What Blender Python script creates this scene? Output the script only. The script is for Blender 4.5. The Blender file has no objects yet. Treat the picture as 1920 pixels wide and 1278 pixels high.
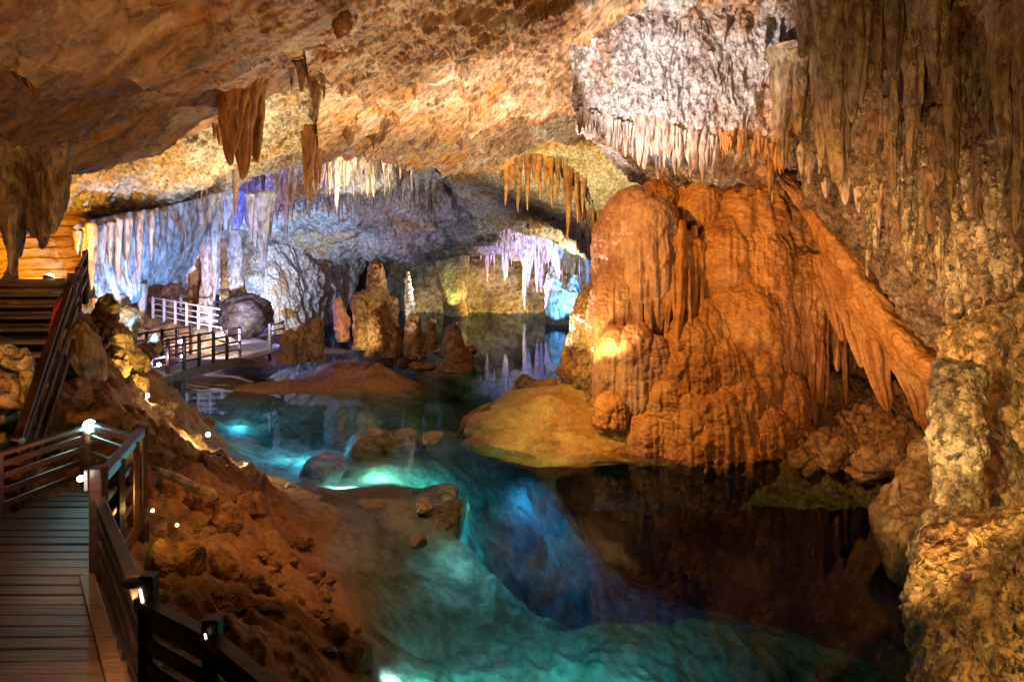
import bpy, math, random
import numpy as np

# ------------------------------------------------------------------ camera, world, exposure
S = bpy.context.scene
C = bpy.context.collection
FP, CX, HY, EYE = 1274.0, 960.0, 470.0, 4.5      # focal length and horizon in photo pixels, eye height above the lake


def W(px, py, Y):
    """point at depth Y metres that the photo shows at (px, py)"""
    return ((px - CX) / FP * Y, Y, EYE + (HY - py) / FP * Y)


def WZ(px, py, z):
    return W(px, py, (EYE - z) * FP / (py - HY))


cam_d = bpy.data.cameras.new('camera')
cam = bpy.data.objects.new('camera', cam_d)
C.objects.link(cam)
cam.location = (0, 0, EYE)
cam.rotation_euler = (math.radians(90), 0, 0)
cam_d.sensor_width = 36.0
cam_d.lens = FP / 1920 * 36
cam_d.shift_y = -(639 - HY) / 1920
cam_d.clip_start = 0.1
cam_d.clip_end = 300
S.camera = cam

world = bpy.data.worlds.new('World')
S.world = world
world.use_nodes = True
bg = world.node_tree.nodes['Background']
bg.inputs[0].default_value = (1.0, 0.72, 0.5, 1)
bg.inputs[1].default_value = 0.005               # underground: next to no light but the lamps

S.view_settings.view_transform = 'Standard'
S.view_settings.look = 'None'
S.view_settings.exposure = 0.0
S.view_settings.gamma = 1.0
S.render.engine = 'CYCLES'
S.cycles.use_denoising = True
S.cycles.max_bounces = 6
S.cycles.diffuse_bounces = 2
S.cycles.glossy_bounces = 3
S.cycles.transparent_max_bounces = 12
S.cycles.volume_bounces = 0
S.cycles.sample_clamp_indirect = 4.0


def lamp(loc, target, watts, col, angle=70, blend=0.6, radius=0.03, kind='SPOT'):
    d = bpy.data.lights.new('lamp_or_fill_light', kind)
    d.energy = watts
    d.color = col
    d.shadow_soft_size = radius
    if kind == 'SPOT':
        d.spot_size = math.radians(angle)
        d.spot_blend = blend
    o = bpy.data.objects.new('lamp_or_fill_light', d)
    o.location = loc
    if target is not None:
        v = np.array(target, float) - np.array(loc, float)
        n = v / np.linalg.norm(v)
        o.rotation_euler = (math.acos(max(-1, min(1, -n[2]))), 0, math.atan2(n[0], -n[1]) if False else math.atan2(-n[0], n[1]) + 0.0)
        o.rotation_euler = dir_euler(n)
    C.objects.link(o)
    return o


def dir_euler(n):
    from mathutils import Vector
    return Vector(n).to_track_quat('-Z', 'Y').to_euler()


WARM = (1.0, 0.62, 0.28)
AMBER = (1.0, 0.50, 0.14)
GOLD = (1.0, 0.66, 0.16)
CREAM = (1.0, 0.80, 0.52)
WHITE = (1.0, 0.93, 0.85)
LILAC = (0.86, 0.76, 1.0)
PINK = (1.0, 0.72, 0.70)
BLUE = (0.30, 0.50, 1.0)
ICE = (0.62, 0.80, 1.0)
VIOLET = (0.42, 0.34, 1.0)
CYAN = (0.25, 0.90, 1.0)
TEAL = (0.10, 0.95, 0.85)

# floodlights of the show cave (tucked behind rocks, outside the frame, or added unseen in mid-air)
# upper left brown ceiling
lamp((-4.5, 5.5, 2.2), W(200, 120, 11), 750, AMBER, 110, 0.8)
lamp((-1.0, 6.5, 1.0), W(560, 60, 15), 900, AMBER, 70, 0.8)
# cream band
lamp(W(620, 640, 19), W(380, 250, 19), 3600, CREAM, 42, 0.6)
lamp(W(560, 600, 22.5), W(500, 240, 21), 2000, (1, .66, .26), 60, 0.7)
# tan centre ceiling
lamp(W(780, 690, 20.8), W(800, 130, 18), 4600, (1, .72, .42), 85, 0.7)
lamp(W(905, 640, 23.6), W(800, 260, 25), 3000, (1, .84, .6), 110, 0.7)
lamp(W(1000, 700, 18.8), W(1010, 150, 19), 4600, (0.98, .82, .78), 55, 0.7)
# yellow ceiling
lamp(W(980, 560, 27), W(1080, 310, 30), 4200, (1, .80, .36), 80, 0.7)
# white wall and curtain
lamp(W(1010, 700, 17.2), W(1250, 60, 15.5), 1400, (1.0, .90, .88), 58, 0.7)
lamp(W(1040, 420, 12.6), W(1280, 90, 15.2), 2700, (1, .91, .92), 62, 0.6)  # added in mid-air so that its cone clears the mound top
# flowstone from the upper left and a weak added fill from the right
lamp((-2.6, 11.2, 7.6), W(1380, 620, 15), 3800, (1, .46, .10), 70, 0.6)
lamp((3.2, 6.5, 5.0), W(1480, 640, 15), 120, (1, .56, .16), 75, 0.7)
lamp(W(1128, 655, 15.0), W(1160, 610, 15.9), 70, (1, .72, .25), 110, 0.5, 0.03)
lamp(W(1080, 690, 15.4), W(1110, 590, 16), 200, (1, .68, .2), 110, 0.6)
# right wall
lamp((2.6, 6.0, 0.9), W(1720, 330, 12), 1300, (1, .60, .26), 85, 0.7)
lamp((3.2, 8.6, 0.6), W(1640, 480, 13.5), 2000, (1, .58, .28), 60, 0.7)
lamp((2.2, 8.0, 6.6), W(1560, 200, 12.3), 130, (1, .82, .55), 60, 0.7)
lamp(W(900, 640, 13.0), W(1070, 790, 15.8), 420, (1, .70, .2), 70, 0.7)  # added over the lake to brighten the mustard ledge
# column and foreground rock
lamp((2.4, 5.4, 4.2), W(1810, 800, 9.2), 420, (1, .78, .38), 45, 0.6)
lamp((3.4, 3.6, 4.6), W(1850, 1130, 5.6), 600, (1, .62, .18), 90, 0.7)
lamp((3.9, 4.8, 4.2), W(1890, 780, 9.4), 400, AMBER, 70, 0.7)
# far chamber
lamp(W(640, 596, 44), W(700, 520, 52), 2600, (1, .76, .36), 130, 0.7)
lamp(W(930, 592, 44), W(960, 540, 51), 2600, (1, .66, .22), 120, 0.7)
lamp(W(850, 575, 45.5), W(850, 520, 47.5), 250, (.95, 1, .30), 90, 0.7)
lamp(W(1000, 590, 41), W(1010, 450, 46), 4200, (.70, .55, 1), 90, 0.7)
lamp(W(1040, 608, 39), W(1045, 545, 42), 1300, (.14, .52, 1), 60, 0.6)
lamp(W(1085, 596, 40), W(1070, 540, 42), 1800, (.08, .42, 1), 70, 0.6)
lamp(W(720, 600, 32), W(680, 420, 37), 800, (.80, .66, .95), 90, 0.7)
lamp(W(860, 600, 33), W(830, 380, 37), 750, (.66, .68, .95), 80, 0.7)
lamp(W(1060, 520, 36), W(1040, 440, 40), 1300, (1, .85, .6), 110, 0.8)  # added to fill the black gap under the yellow ceiling
# left hollow: blue and white
lamp(W(300, 640, 16.0), W(235, 490, 18.5), 1700, (.14, .38, 1), 75, 0.7)
lamp(W(200, 610, 15.2), W(165, 480, 17), 250, (1, .72, .62), 60, 0.7)
lamp(W(420, 640, 21), W(440, 440, 25), 1300, (.48, .56, 1), 75, 0.7)
lamp(W(442, 455, 25.2), None, 700, (.12, .15, 1), radius=0.05, kind='POINT')
lamp(W(470, 560, 31), W(500, 440, 38), 4500, (.34, .58, 1), 110, 0.7)
lamp(W(520, 580, 33.5), W(560, 550, 39), 450, (1, .80, .25), 120, 0.7)
lamp(W(340, 545, 33), W(330, 500, 30), 1200, (1, .8, .85), 120, 0.7)
lamp(W(425, 560, 31), None, 300, (1, .7, .15), radius=0.05, kind='POINT')
lamp(W(660, 400, 27), W(680, 300, 30), 900, (1, .92, .62), 90, 0.7)
# stair alcove
lamp(W(88, 500, 14.6), W(80, 490, 17), 900, (1, .50, .02), 150, 0.6)
lamp(W(40, 560, 12.8), W(60, 400, 12), 110, (1, .55, .1), 120, 0.7)
lamp((-7.6, 6.6, 5.2), W(40, 585, 11.5), 320, (1, .6, .3), 80, 0.7)
# bridges
lamp(W(410, 630, 21.8), WZ(420, 650, 1.0), 500, (.95, .9, 1), 140, 0.7)
lamp(W(380, 612, 26.0), W(380, 600, 29), 800, (.92, .86, 1), 150, 0.7)
lamp(W(430, 625, 25.0), W(430, 610, 28), 400, (.92, .86, 1), 150, 0.7)
lamp(W(310, 670, 19.2), None, 40, (.7, .75, 1), radius=0.05, kind='POINT')
lamp(W(530, 630, 25.2), None, 60, (.2, .25, 1), radius=0.05, kind='POINT')
# bank
lamp(W(280, 725, 12.7), W(225, 660, 13.4), 160, GOLD, 110, 0.6)
lamp(W(392, 800, 12.5), W(330, 800, 12.5), 40, (1, .72, .36), 150, 0.6)
lamp(W(462, 860, 12.6), W(520, 900, 12.6), 45, (1, .72, .36), 150, 0.6)
lamp(W(470, 850, 12.6), W(800, 955, 11.9), 60, (1, .76, .42), 24, 0.7)
lamp((-2.2, 8.8, 4.2), W(815, 950, 11.9), 420, (1, .80, .48), 22, 0.6)  # added overhead spot, brightens the rocks breaking the surface
lamp(W(292, 950, 6.9), W(320, 900, 7.4), 14, (1, .55, .10), 150, 0.6)
lamp(W(336, 978, 6.8), W(350, 960, 7.4), 8, (1, .55, .10), 150, 0.6)
lamp((-2.4, 8.6, 3.4), W(500, 1040, 9), 210, (1, .40, .08), 80, 0.8)
lamp(W(278, 738, 13.0), None, 22, (1, .76, .36), radius=0.03, kind='POINT')
lamp(W(392, 811, 12.6), None, 22, (1, .76, .36), radius=0.03, kind='POINT')
lamp(W(462, 868, 12.7), None, 22, (1, .76, .36), radius=0.03, kind='POINT')
lamp(W(289, 950, 6.95), None, 4, (1, .55, .12), radius=0.02, kind='POINT')
lamp((-2.2, 8.9, 4.4), W(690, 855, 14.8), 420, (1, .84, .55), 22, 0.7)  # added overhead spot for the pale rocks of the middle shelf
# island
lamp(W(660, 640, 22.2), W(690, 590, 24), 160, (1, .72, .3), 110, 0.7)
lamp(W(765, 640, 23.2), W(765, 560, 24.6), 80, (1, .95, .9), 60, 0.7)
lamp(W(648, 600, 23.2), W(640, 600, 24.7), 50, (1, .55, .5), 80, 0.7)
# under water, aimed down at the bed
def wlamp(px, py, z, watts, col, ang=150):
    p = WZ(px, py, z)
    lamp(p, (p[0], p[1] + 0.02, -9), watts, col, ang, 0.5, 0.08)


wlamp(740, 1262, -0.1, 30, (.4, .9, 1))
wlamp(880, 1258, -0.1, 110, (.08, 1, .75), 165)
wlamp(1060, 1262, -0.1, 240, (.08, 1, .75), 165)
wlamp(1250, 1235, -0.1, 110, (.05, .9, .9), 165)
lamp(WZ(575, 835, -0.35), None, 120, CYAN, radius=0.08, kind='POINT')
wlamp(640, 908, -0.1, 200, (.3, .95, 1), 172)
wlamp(850, 880, -0.1, 260, (.1, .9, .7), 172)
wlamp(930, 925, -0.1, 160, (.08, .8, .85), 172)
wlamp(720, 872, -0.08, 80, (.3, .95, .7), 172)
lamp(WZ(450, 790, -0.4), None, 40, (.1, .6, .8), radius=0.08, kind='POINT')
wlamp(880, 1010, -0.08, 22, (.3, .9, .9), 168)
lamp((0.8, 16.6, -0.9), (0.9, 16.9, -6), 260, (.02, .48, .80), 140, 0.8)
lamp((1.7, 16.4, -1.2), (1.8, 16.6, -6), 160, (.02, .80, .65), 105, 0.8)
lamp(WZ(1050, 605, -0.4), None, 300, (.1, .6, 1), radius=0.1, kind='POINT')


# ------------------------------------------------------------------ noise in numpy
rng = np.random.RandomState(7)
_perm = rng.permutation(512).astype(np.int32)
_perm = np.concatenate([_perm, _perm, _perm])
_g = rng.normal(size=(512, 3))
_g = (_g / np.linalg.norm(_g, axis=1)[:, None]).astype(np.float32)
_rv = rng.rand(512, 3).astype(np.float32)


def _hash(i, j, k):
    return _perm[(_perm[(_perm[i & 511] + j) & 511] + k) & 511]


def perlin(P):
    P = np.asarray(P, np.float32)
    sh = P.shape[:-1]
    P = P.reshape(-1, 3)
    I = np.floor(P).astype(np.int32)
    f = P - I
    u = f * f * f * (f * (f * 6 - 15) + 10)
    out = 0
    for a in (0, 1):
        wa = u[:, 0] if a else 1 - u[:, 0]
        for b in (0, 1):
            wb = u[:, 1] if b else 1 - u[:, 1]
            for c in (0, 1):
                wc = u[:, 2] if c else 1 - u[:, 2]
                g = _g[_hash(I[:, 0] + a, I[:, 1] + b, I[:, 2] + c)]
                d = g[:, 0] * (f[:, 0] - a) + g[:, 1] * (f[:, 1] - b) + g[:, 2] * (f[:, 2] - c)
                out = out + wa * wb * wc * d
    return (out * 1.5).reshape(sh)


def fbm(P, octs=4, gain=0.5, kind='fbm'):
    P = np.asarray(P, np.float32)
    a, s, tot = 1.0, 0.0, 0.0
    for o in range(octs):
        n = perlin(P * (2.03 ** o) + 17.3 * o)
        if kind == 'ridge':
            n = 1 - 2 * np.abs(n)
        elif kind == 'billow':
            n = 2 * np.abs(n) - 0.6
        s = s + a * n
        tot += a
        a *= gain
    return s / tot


def worley(P):
    """distance to nearest and second nearest cell point"""
    P = np.asarray(P, np.float32)
    sh = P.shape[:-1]
    P = P.reshape(-1, 3)
    I = np.floor(P).astype(np.int32)
    f = P - I
    f1 = np.full(len(P), 9.0, np.float32)
    f2 = np.full(len(P), 9.0, np.float32)
    for a in (-1, 0, 1):
        for b in (-1, 0, 1):
            for c in (-1, 0, 1):
                r = _rv[_hash(I[:, 0] + a, I[:, 1] + b, I[:, 2] + c)]
                d = (r[:, 0] + a - f[:, 0]) ** 2 + (r[:, 1] + b - f[:, 1]) ** 2 + (r[:, 2] + c - f[:, 2]) ** 2
                m = d < f1
                f2 = np.where(m, f1, np.minimum(f2, d))
                f1 = np.where(m, d, f1)
    return np.sqrt(f1).reshape(sh), np.sqrt(f2).reshape(sh)


def grid_normals(V, wrap=False):
    if wrap:
        du = np.roll(V, -1, 1) - np.roll(V, 1, 1)
    else:
        du = np.gradient(V, axis=1)
    dv = np.gradient(V, axis=0)
    N = np.cross(du, dv)
    return N / (np.linalg.norm(N, axis=2, keepdims=True) + 1e-9)


def warp(P, amt, fr):
    if not amt:
        return P
    return P + amt * np.stack([perlin(P * fr + 5.1), perlin(P * fr + 31.7), perlin(P * fr + 71.9)], -1)


ROT = {}


def displace(V, N, disp, seed=0.0):
    """disp: list of (kind, amplitude m, (fx, fy, fz) per metre, octaves [, tilt degrees in the x-z plane])"""
    for d in disp:
        kind, amp, fr, octs = d[:4]
        P = V + seed * 3.7
        if len(d) > 4 and d[4]:
            a = math.radians(d[4])
            x = P[..., 0] * math.cos(a) + P[..., 2] * math.sin(a)
            z = -P[..., 0] * math.sin(a) + P[..., 2] * math.cos(a)
            P = np.stack([x, P[..., 1], z], -1)
        fr = np.array(fr, np.float32)
        if kind == 'fbm':
            h = fbm(P * fr, octs)
        elif kind == 'ridge':
            h = fbm(warp(P, 0.25 / fr.max(), fr) * fr, octs, 0.55, 'ridge')
        elif kind == 'billow':
            h = fbm(P * fr, octs, 0.5, 'billow')
        elif kind == 'cells':                       # rounded knobs with creases between
            f1, f2 = worley(warp(P, 0.3 / fr.max(), fr * 0.7) * fr)
            h = np.minimum(f2 - f1, 0.55) * 1.8 - 0.5
        elif kind == 'shard':                       # broken plates
            f1, f2 = worley(warp(P, 0.5 / fr.max(), fr * 0.6) * fr)
            h = (0.5 - f1) * 1.4
        elif kind == 'strata':
            t = P[..., 2] * fr[2] + P[..., 0] * fr[0] + P[..., 1] * fr[1] + 0.8 * fbm(P * 0.45, 3)
            s = t - np.floor(t)
            h = np.where(s < 0.8, s / 0.8, (1 - s) / 0.2) - 0.5
        V = V + N * (amp * h)[..., None]
    return V


# ------------------------------------------------------------------ meshes
def grid_mesh(name, V, wrap=False, cap=False):
    r, c = V.shape[:2]
    n = r * c
    idx = np.arange(n).reshape(r, c)
    if wrap:
        nx = np.roll(idx, -1, 1)
        q = np.stack([idx[:-1], nx[:-1], nx[1:], idx[1:]], -1).reshape(-1, 4)
    else:
        q = np.stack([idx[:-1, :-1], idx[:-1, 1:], idx[1:, 1:], idx[1:, :-1]], -1).reshape(-1, 4)
    me = bpy.data.meshes.new(name)
    me.vertices.add(n)
    me.vertices.foreach_set('co', V.reshape(-1).astype(np.float32))
    me.loops.add(len(q) * 4)
    me.loops.foreach_set('vertex_index', q.reshape(-1).astype(np.int32))
    me.polygons.add(len(q))
    me.polygons.foreach_set('loop_start', np.arange(0, len(q) * 4, 4, dtype=np.int32))
    me.polygons.foreach_set('use_smooth', np.ones(len(q), bool))
    me.update(calc_edges=True)
    return me


def link(name, me, mat=None, parent=None, kind=None):
    if mat is not None and not me.materials:
        me.materials.append(mat)
    o = bpy.data.objects.new(name, me)
    C.objects.link(o)
    if parent is not None:
        o.parent = parent
        o.matrix_parent_inverse = mat_inv(parent)
    if kind:
        o['kind'] = kind
    return o


def mat_inv(parent):
    from mathutils import Matrix, Euler
    return (Matrix.Translation(parent.location) @ parent.rotation_euler.to_matrix().to_4x4()).inverted()


def tag(o, label, cat, group=None):
    o['label'] = label
    o['category'] = cat
    if group:
        o['group'] = group
    return o


def thing(name, label, cat, loc=(0, 0, 0), group=None):
    o = bpy.data.objects.new(name, None)
    o.empty_display_size = 0.2
    o.location = loc
    C.objects.link(o)
    return tag(o, label, cat, group)


def cr(A, n, axis):
    """Catmull-Rom resampling of control array A to n samples along axis"""
    A = np.moveaxis(np.asarray(A, float), axis, 0)
    m = A.shape[0]
    t = np.linspace(0, m - 1, n)
    i = np.minimum(t.astype(int), m - 2)
    f = (t - i).reshape((-1,) + (1,) * (A.ndim - 1))
    p0, p1, p2, p3 = A[np.maximum(i - 1, 0)], A[i], A[i + 1], A[np.minimum(i + 2, m - 1)]
    o = 0.5 * (2 * p1 + (p2 - p0) * f + (2 * p0 - 5 * p1 + 4 * p2 - p3) * f ** 2 + (3 * p1 - p0 - 3 * p2 + p3) * f ** 3)
    return np.moveaxis(o, 0, axis)


def to_world(A):
    px, py, Y = A[..., 0], A[..., 1], A[..., 2]
    return np.stack([(px - CX) / FP * Y, Y, EYE + (HY - py) / FP * Y], -1)


SHEETS = []


def sheet_hit(px, py, Y, tol=5.0):
    """depth of the rock that the line of sight through (px, py) meets nearest to depth Y"""
    from mathutils.bvhtree import BVHTree
    from mathutils import Vector
    if not hasattr(sheet_hit, 'tree') or sheet_hit.n != len(SHEETS):
        vs, fs, off = [], [], 0
        for G in SHEETS:
            r, c = G.shape[:2]
            idx = np.arange(r * c).reshape(r, c) + off
            fs += np.stack([idx[:-1, :-1], idx[:-1, 1:], idx[1:, 1:], idx[1:, :-1]], -1).reshape(-1, 4).tolist()
            vs += G.reshape(-1, 3).tolist()
            off += r * c
        sheet_hit.tree, sheet_hit.n = BVHTree.FromPolygons(vs, fs), len(SHEETS)
    d = Vector(W(px, py, 1.0)) - Vector((0, 0, EYE))
    o, best = Vector((0, 0, EYE)), None
    dn = d.normalized()
    for _ in range(8):
        h = sheet_hit.tree.ray_cast(o, dn)
        if h[0] is None:
            break
        if abs(h[0].y - Y) < tol and (best is None or abs(h[0].y - Y) < abs(best - Y)):
            best = h[0].y
        o = h[0] + dn * 0.05
    return Y if best is None else best


def rock_sheet(name, rows, nu, nv, disp, mat, seed=0.0, parent=None, kind='structure', flip=False, post=None):
    """a sheet of rock through control points given row by row as (photo x, photo y, depth)"""
    A = cr(cr(np.array(rows, float), nv, 0), nu, 1)
    V = to_world(A)
    N = grid_normals(V)
    view = V - np.array([0, 0, EYE])
    if np.mean(np.sum(N * view, -1)) > 0:
        N = -N
    V = displace(V, N, disp, seed)
    if post is not None:
        V = post(V, N, A)
    SHEETS.append(V[::4, ::4])
    return link(name, grid_mesh(name, V), mat, parent, kind)


def drip_mesh(name, top, tip, r0, seed, nr=26, na=18, p=0.8, flutes=5, fl=0.14, knob=0.12, wander=0.05, flat=1.0, tipr=0.04, belly=0.0, flare=0.0):
    """a hanging (or, with tip above top, standing) tapered drip of rock"""
    rs = np.random.RandomState(int(seed * 977) % 100003)
    top, tip = np.array(top, float), np.array(tip, float)
    L = np.linalg.norm(tip - top)
    t = np.linspace(-0.06, 1, nr)[:, None]
    tt = np.clip(t, 0, 1)
    ang = np.linspace(0, 2 * math.pi, na, endpoint=False)[None, :]
    prof = r0 * ((1 - tt) ** p * (1 - tipr) + tipr) * (1 + belly * np.sin(tt * math.pi)) * (1 + flare * np.exp(-np.clip(t + 0.06, 0, 2) / 0.09)) * np.where(t > 0.985, 0.35, 1)
    ph = rs.rand() * 6.28
    z = top[2] + (tip[2] - top[2]) * t
    # knobs and flutes
    Pn = np.stack([np.cos(ang) * 1.0 + 0 * t, np.sin(ang) + 0 * t, t * L / max(r0, 0.02) * 0.45 + 0 * ang], -1) + seed * 5.3
    k = fbm(Pn * 1.3, 3)
    ring = perlin(np.stack([0 * t + seed, 0 * t + 3.3, t * L / max(r0, 0.02) * 0.9], -1))
    f = np.abs(np.cos(ang * flutes * 0.5 + ph + 0.9 * perlin(np.stack([t * 2 + seed, t * 0, t * 0 + 9.1], -1)))) - 0.5
    rad = prof * (1 + fl * f * (0.4 + tt) + knob * 1.8 * k + knob * 0.7 * ring)
    wx = wander * L * perlin(np.stack([t * 2.0 + seed * 1.7, t * 0 + 1.5, t * 0], -1)) * tt
    wy = wander * L * perlin(np.stack([t * 2.0 + seed * 2.9, t * 0 + 7.5, t * 0], -1)) * tt
    ori = rs.rand() * 0.6
    cx = top[0] + (tip[0] - top[0]) * t + wx
    cy = top[1] + (tip[1] - top[1]) * t + wy
    X = cx + rad * np.cos(ang)
    Yy = cy + rad * np.sin(ang) * flat
    V = np.stack([X, Yy, z + 0 * ang], -1)
    V[0] = V[0].mean(0) * 0.3 + V[0] * 0.7
    V[-1] = V[-1].mean(0)
    return grid_mesh(name, V, wrap=True)


def loft_mesh(name, prof, seed, disp, nr=60, na=64, flat=1.0, arc=None):
    """closed rock body through (photo x centre, photo y, depth, half width in photo px)"""
    A = cr(np.array(prof, float), nr, 0)
    ang = np.linspace(0, 2 * math.pi, na, endpoint=False)[None, :]
    c = to_world(A[:, :3])
    r = (np.maximum(A[:, 3], 0.5) / FP * A[:, 2])[:, None]
    V = np.stack([c[:, 0:1] + r * np.cos(ang), c[:, 1:2] + r * np.sin(ang) * flat, c[:, 2:3] + 0 * ang], -1)
    N = grid_normals(V, True)
    out = V - c[:, None, :]
    if np.mean(np.sum(N * out, -1)) < 0:
        N = -N
    fade = np.ones((nr, 1, 1))
    V2 = displace(V, N, disp, seed)
    V = V + (V2 - V) * fade
    V[0] = V[0].mean(0)
    V[-1] = V[-1].mean(0)
    return grid_mesh(name, V, wrap=True)


def boulder_mesh(name, centre, rad, seed, nr=22, na=30, planes=14, rough=0.05, floor=None):
    rs = np.random.RandomState(int(seed * 131) % 99991)
    th = np.linspace(0.001, math.pi - 0.001, nr)[:, None]
    ph = np.linspace(0, 2 * math.pi, na, endpoint=False)[None, :]
    D = np.stack([np.sin(th) * np.cos(ph), np.sin(th) * np.sin(ph), np.cos(th) + 0 * ph], -1)
    n = rs.normal(size=(planes, 3))
    n /= np.linalg.norm(n, axis=1)[:, None]
    dist = 0.62 + 0.34 * rs.rand(planes)
    R = np.full(D.shape[:2], 1.18)
    for i in range(planes):
        c = D @ n[i]
        R = np.minimum(R, np.where(c > 0.05, dist[i] / np.maximum(c, 0.05), 9))
    Rs = R.copy()
    for _ in range(1 if planes > 9 else 2):
        Rs = (Rs * 2 + np.roll(Rs, 1, 1) + np.roll(Rs, -1, 1)) / 4
        Rs[1:-1] = (Rs[1:-1] * 2 + Rs[:-2] + Rs[2:]) / 4
    Rs = Rs * (1 + rough * 2.2 * fbm(D * 2.2 + seed, 4))
    V = D * Rs[..., None] * np.array(rad) + np.array(centre)
    if floor is not None:
        V[..., 2] = np.where(V[..., 2] < floor, floor + 0.05 * (V[..., 2] - floor), V[..., 2])
    return grid_mesh(name, V, wrap=True)


class Boxes:
    """boxes and bars gathered into one mesh"""
    def __init__(self):
        self.v, self.f = [], []

    def hexa(self, pts):
        b = len(self.v)
        self.v += [tuple(p) for p in pts]
        self.f += [tuple(b + i for i in q) for q in ((0, 3, 2, 1), (4, 5, 6, 7), (0, 1, 5, 4), (1, 2, 6, 5), (2, 3, 7, 6), (3, 0, 4, 7))]

    def bar(self, a, b, w, h, up=(0, 0, 1)):
        """bar from a to b, w wide sideways, h tall"""
        a, b, up = np.array(a, float), np.array(b, float), np.array(up, float)
        d = (b - a) / np.linalg.norm(b - a)
        s = np.cross(d, up)
        if np.linalg.norm(s) < 1e-4:
            s = np.array([1.0, 0, 0])
        s /= np.linalg.norm(s)
        u = np.cross(s, d)
        s, u = s * w / 2, u * h / 2
        self.hexa([a - s - u, a + s - u, a + s + u, a - s + u, b - s - u, b + s - u, b + s + u, b - s + u])

    def build(self, name, mat, parent=None, kind=None, bevel=0.0):
        me = bpy.data.meshes.new(name)
        me.from_pydata(self.v, [], self.f)
        me.update()
        if bevel:
            import bmesh
            bm = bmesh.new()
            bm.from_mesh(me)
            bmesh.ops.bevel(bm, geom=bm.edges[:], offset=bevel, segments=1, affect='EDGES')
            bm.to_mesh(me)
            bm.free()
        return link(name, me, mat, parent, kind)


def bar(name, a, b, w, h, mat, parent=None, bevel=0.006, up=(0, 0, 1)):
    m = Boxes()
    m.bar(a, b, w, h, up)
    return m.build(name, mat, parent, None, bevel)


def tube_mesh(name, pts, r, na=10):
    P = np.array(pts, float)
    T = np.gradient(P, axis=0)
    T /= np.linalg.norm(T, axis=1)[:, None]
    up = np.array([0.13, 0.21, 0.97])
    s = np.cross(T, up)
    s /= np.linalg.norm(s, axis=1)[:, None]
    u = np.cross(s, T)
    a = np.linspace(0, 2 * math.pi, na, endpoint=False)
    r = np.broadcast_to(np.array(r, float), (len(P),))
    V = P[:, None] + (r[:, None] * np.cos(a))[..., None] * s[:, None] + (r[:, None] * np.sin(a))[..., None] * u[:, None]
    V = np.concatenate([P[:1, None].repeat(na, 1), V, P[-1:, None].repeat(na, 1)], 0)
    return grid_mesh(name, V, wrap=True)


# ------------------------------------------------------------------ materials
def nodes_of(name):
    m = bpy.data.materials.new(name)
    m.use_nodes = True
    nt = m.node_tree
    b = nt.nodes['Principled BSDF']
    return m, nt, b


def N_(nt, t, **kw):
    n = nt.nodes.new(t)
    for k, v in kw.items():
        setattr(n, k, v)
    return n


def ramp(nt, stops):
    r = N_(nt, 'ShaderNodeValToRGB')
    e = r.color_ramp.elements
    while len(e) < len(stops):
        e.new(0.5)
    for i, (p, c) in enumerate(stops):
        e[i].position = p
        e[i].color = tuple(c) + (1,) if len(c) == 3 else c
    return r


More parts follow.
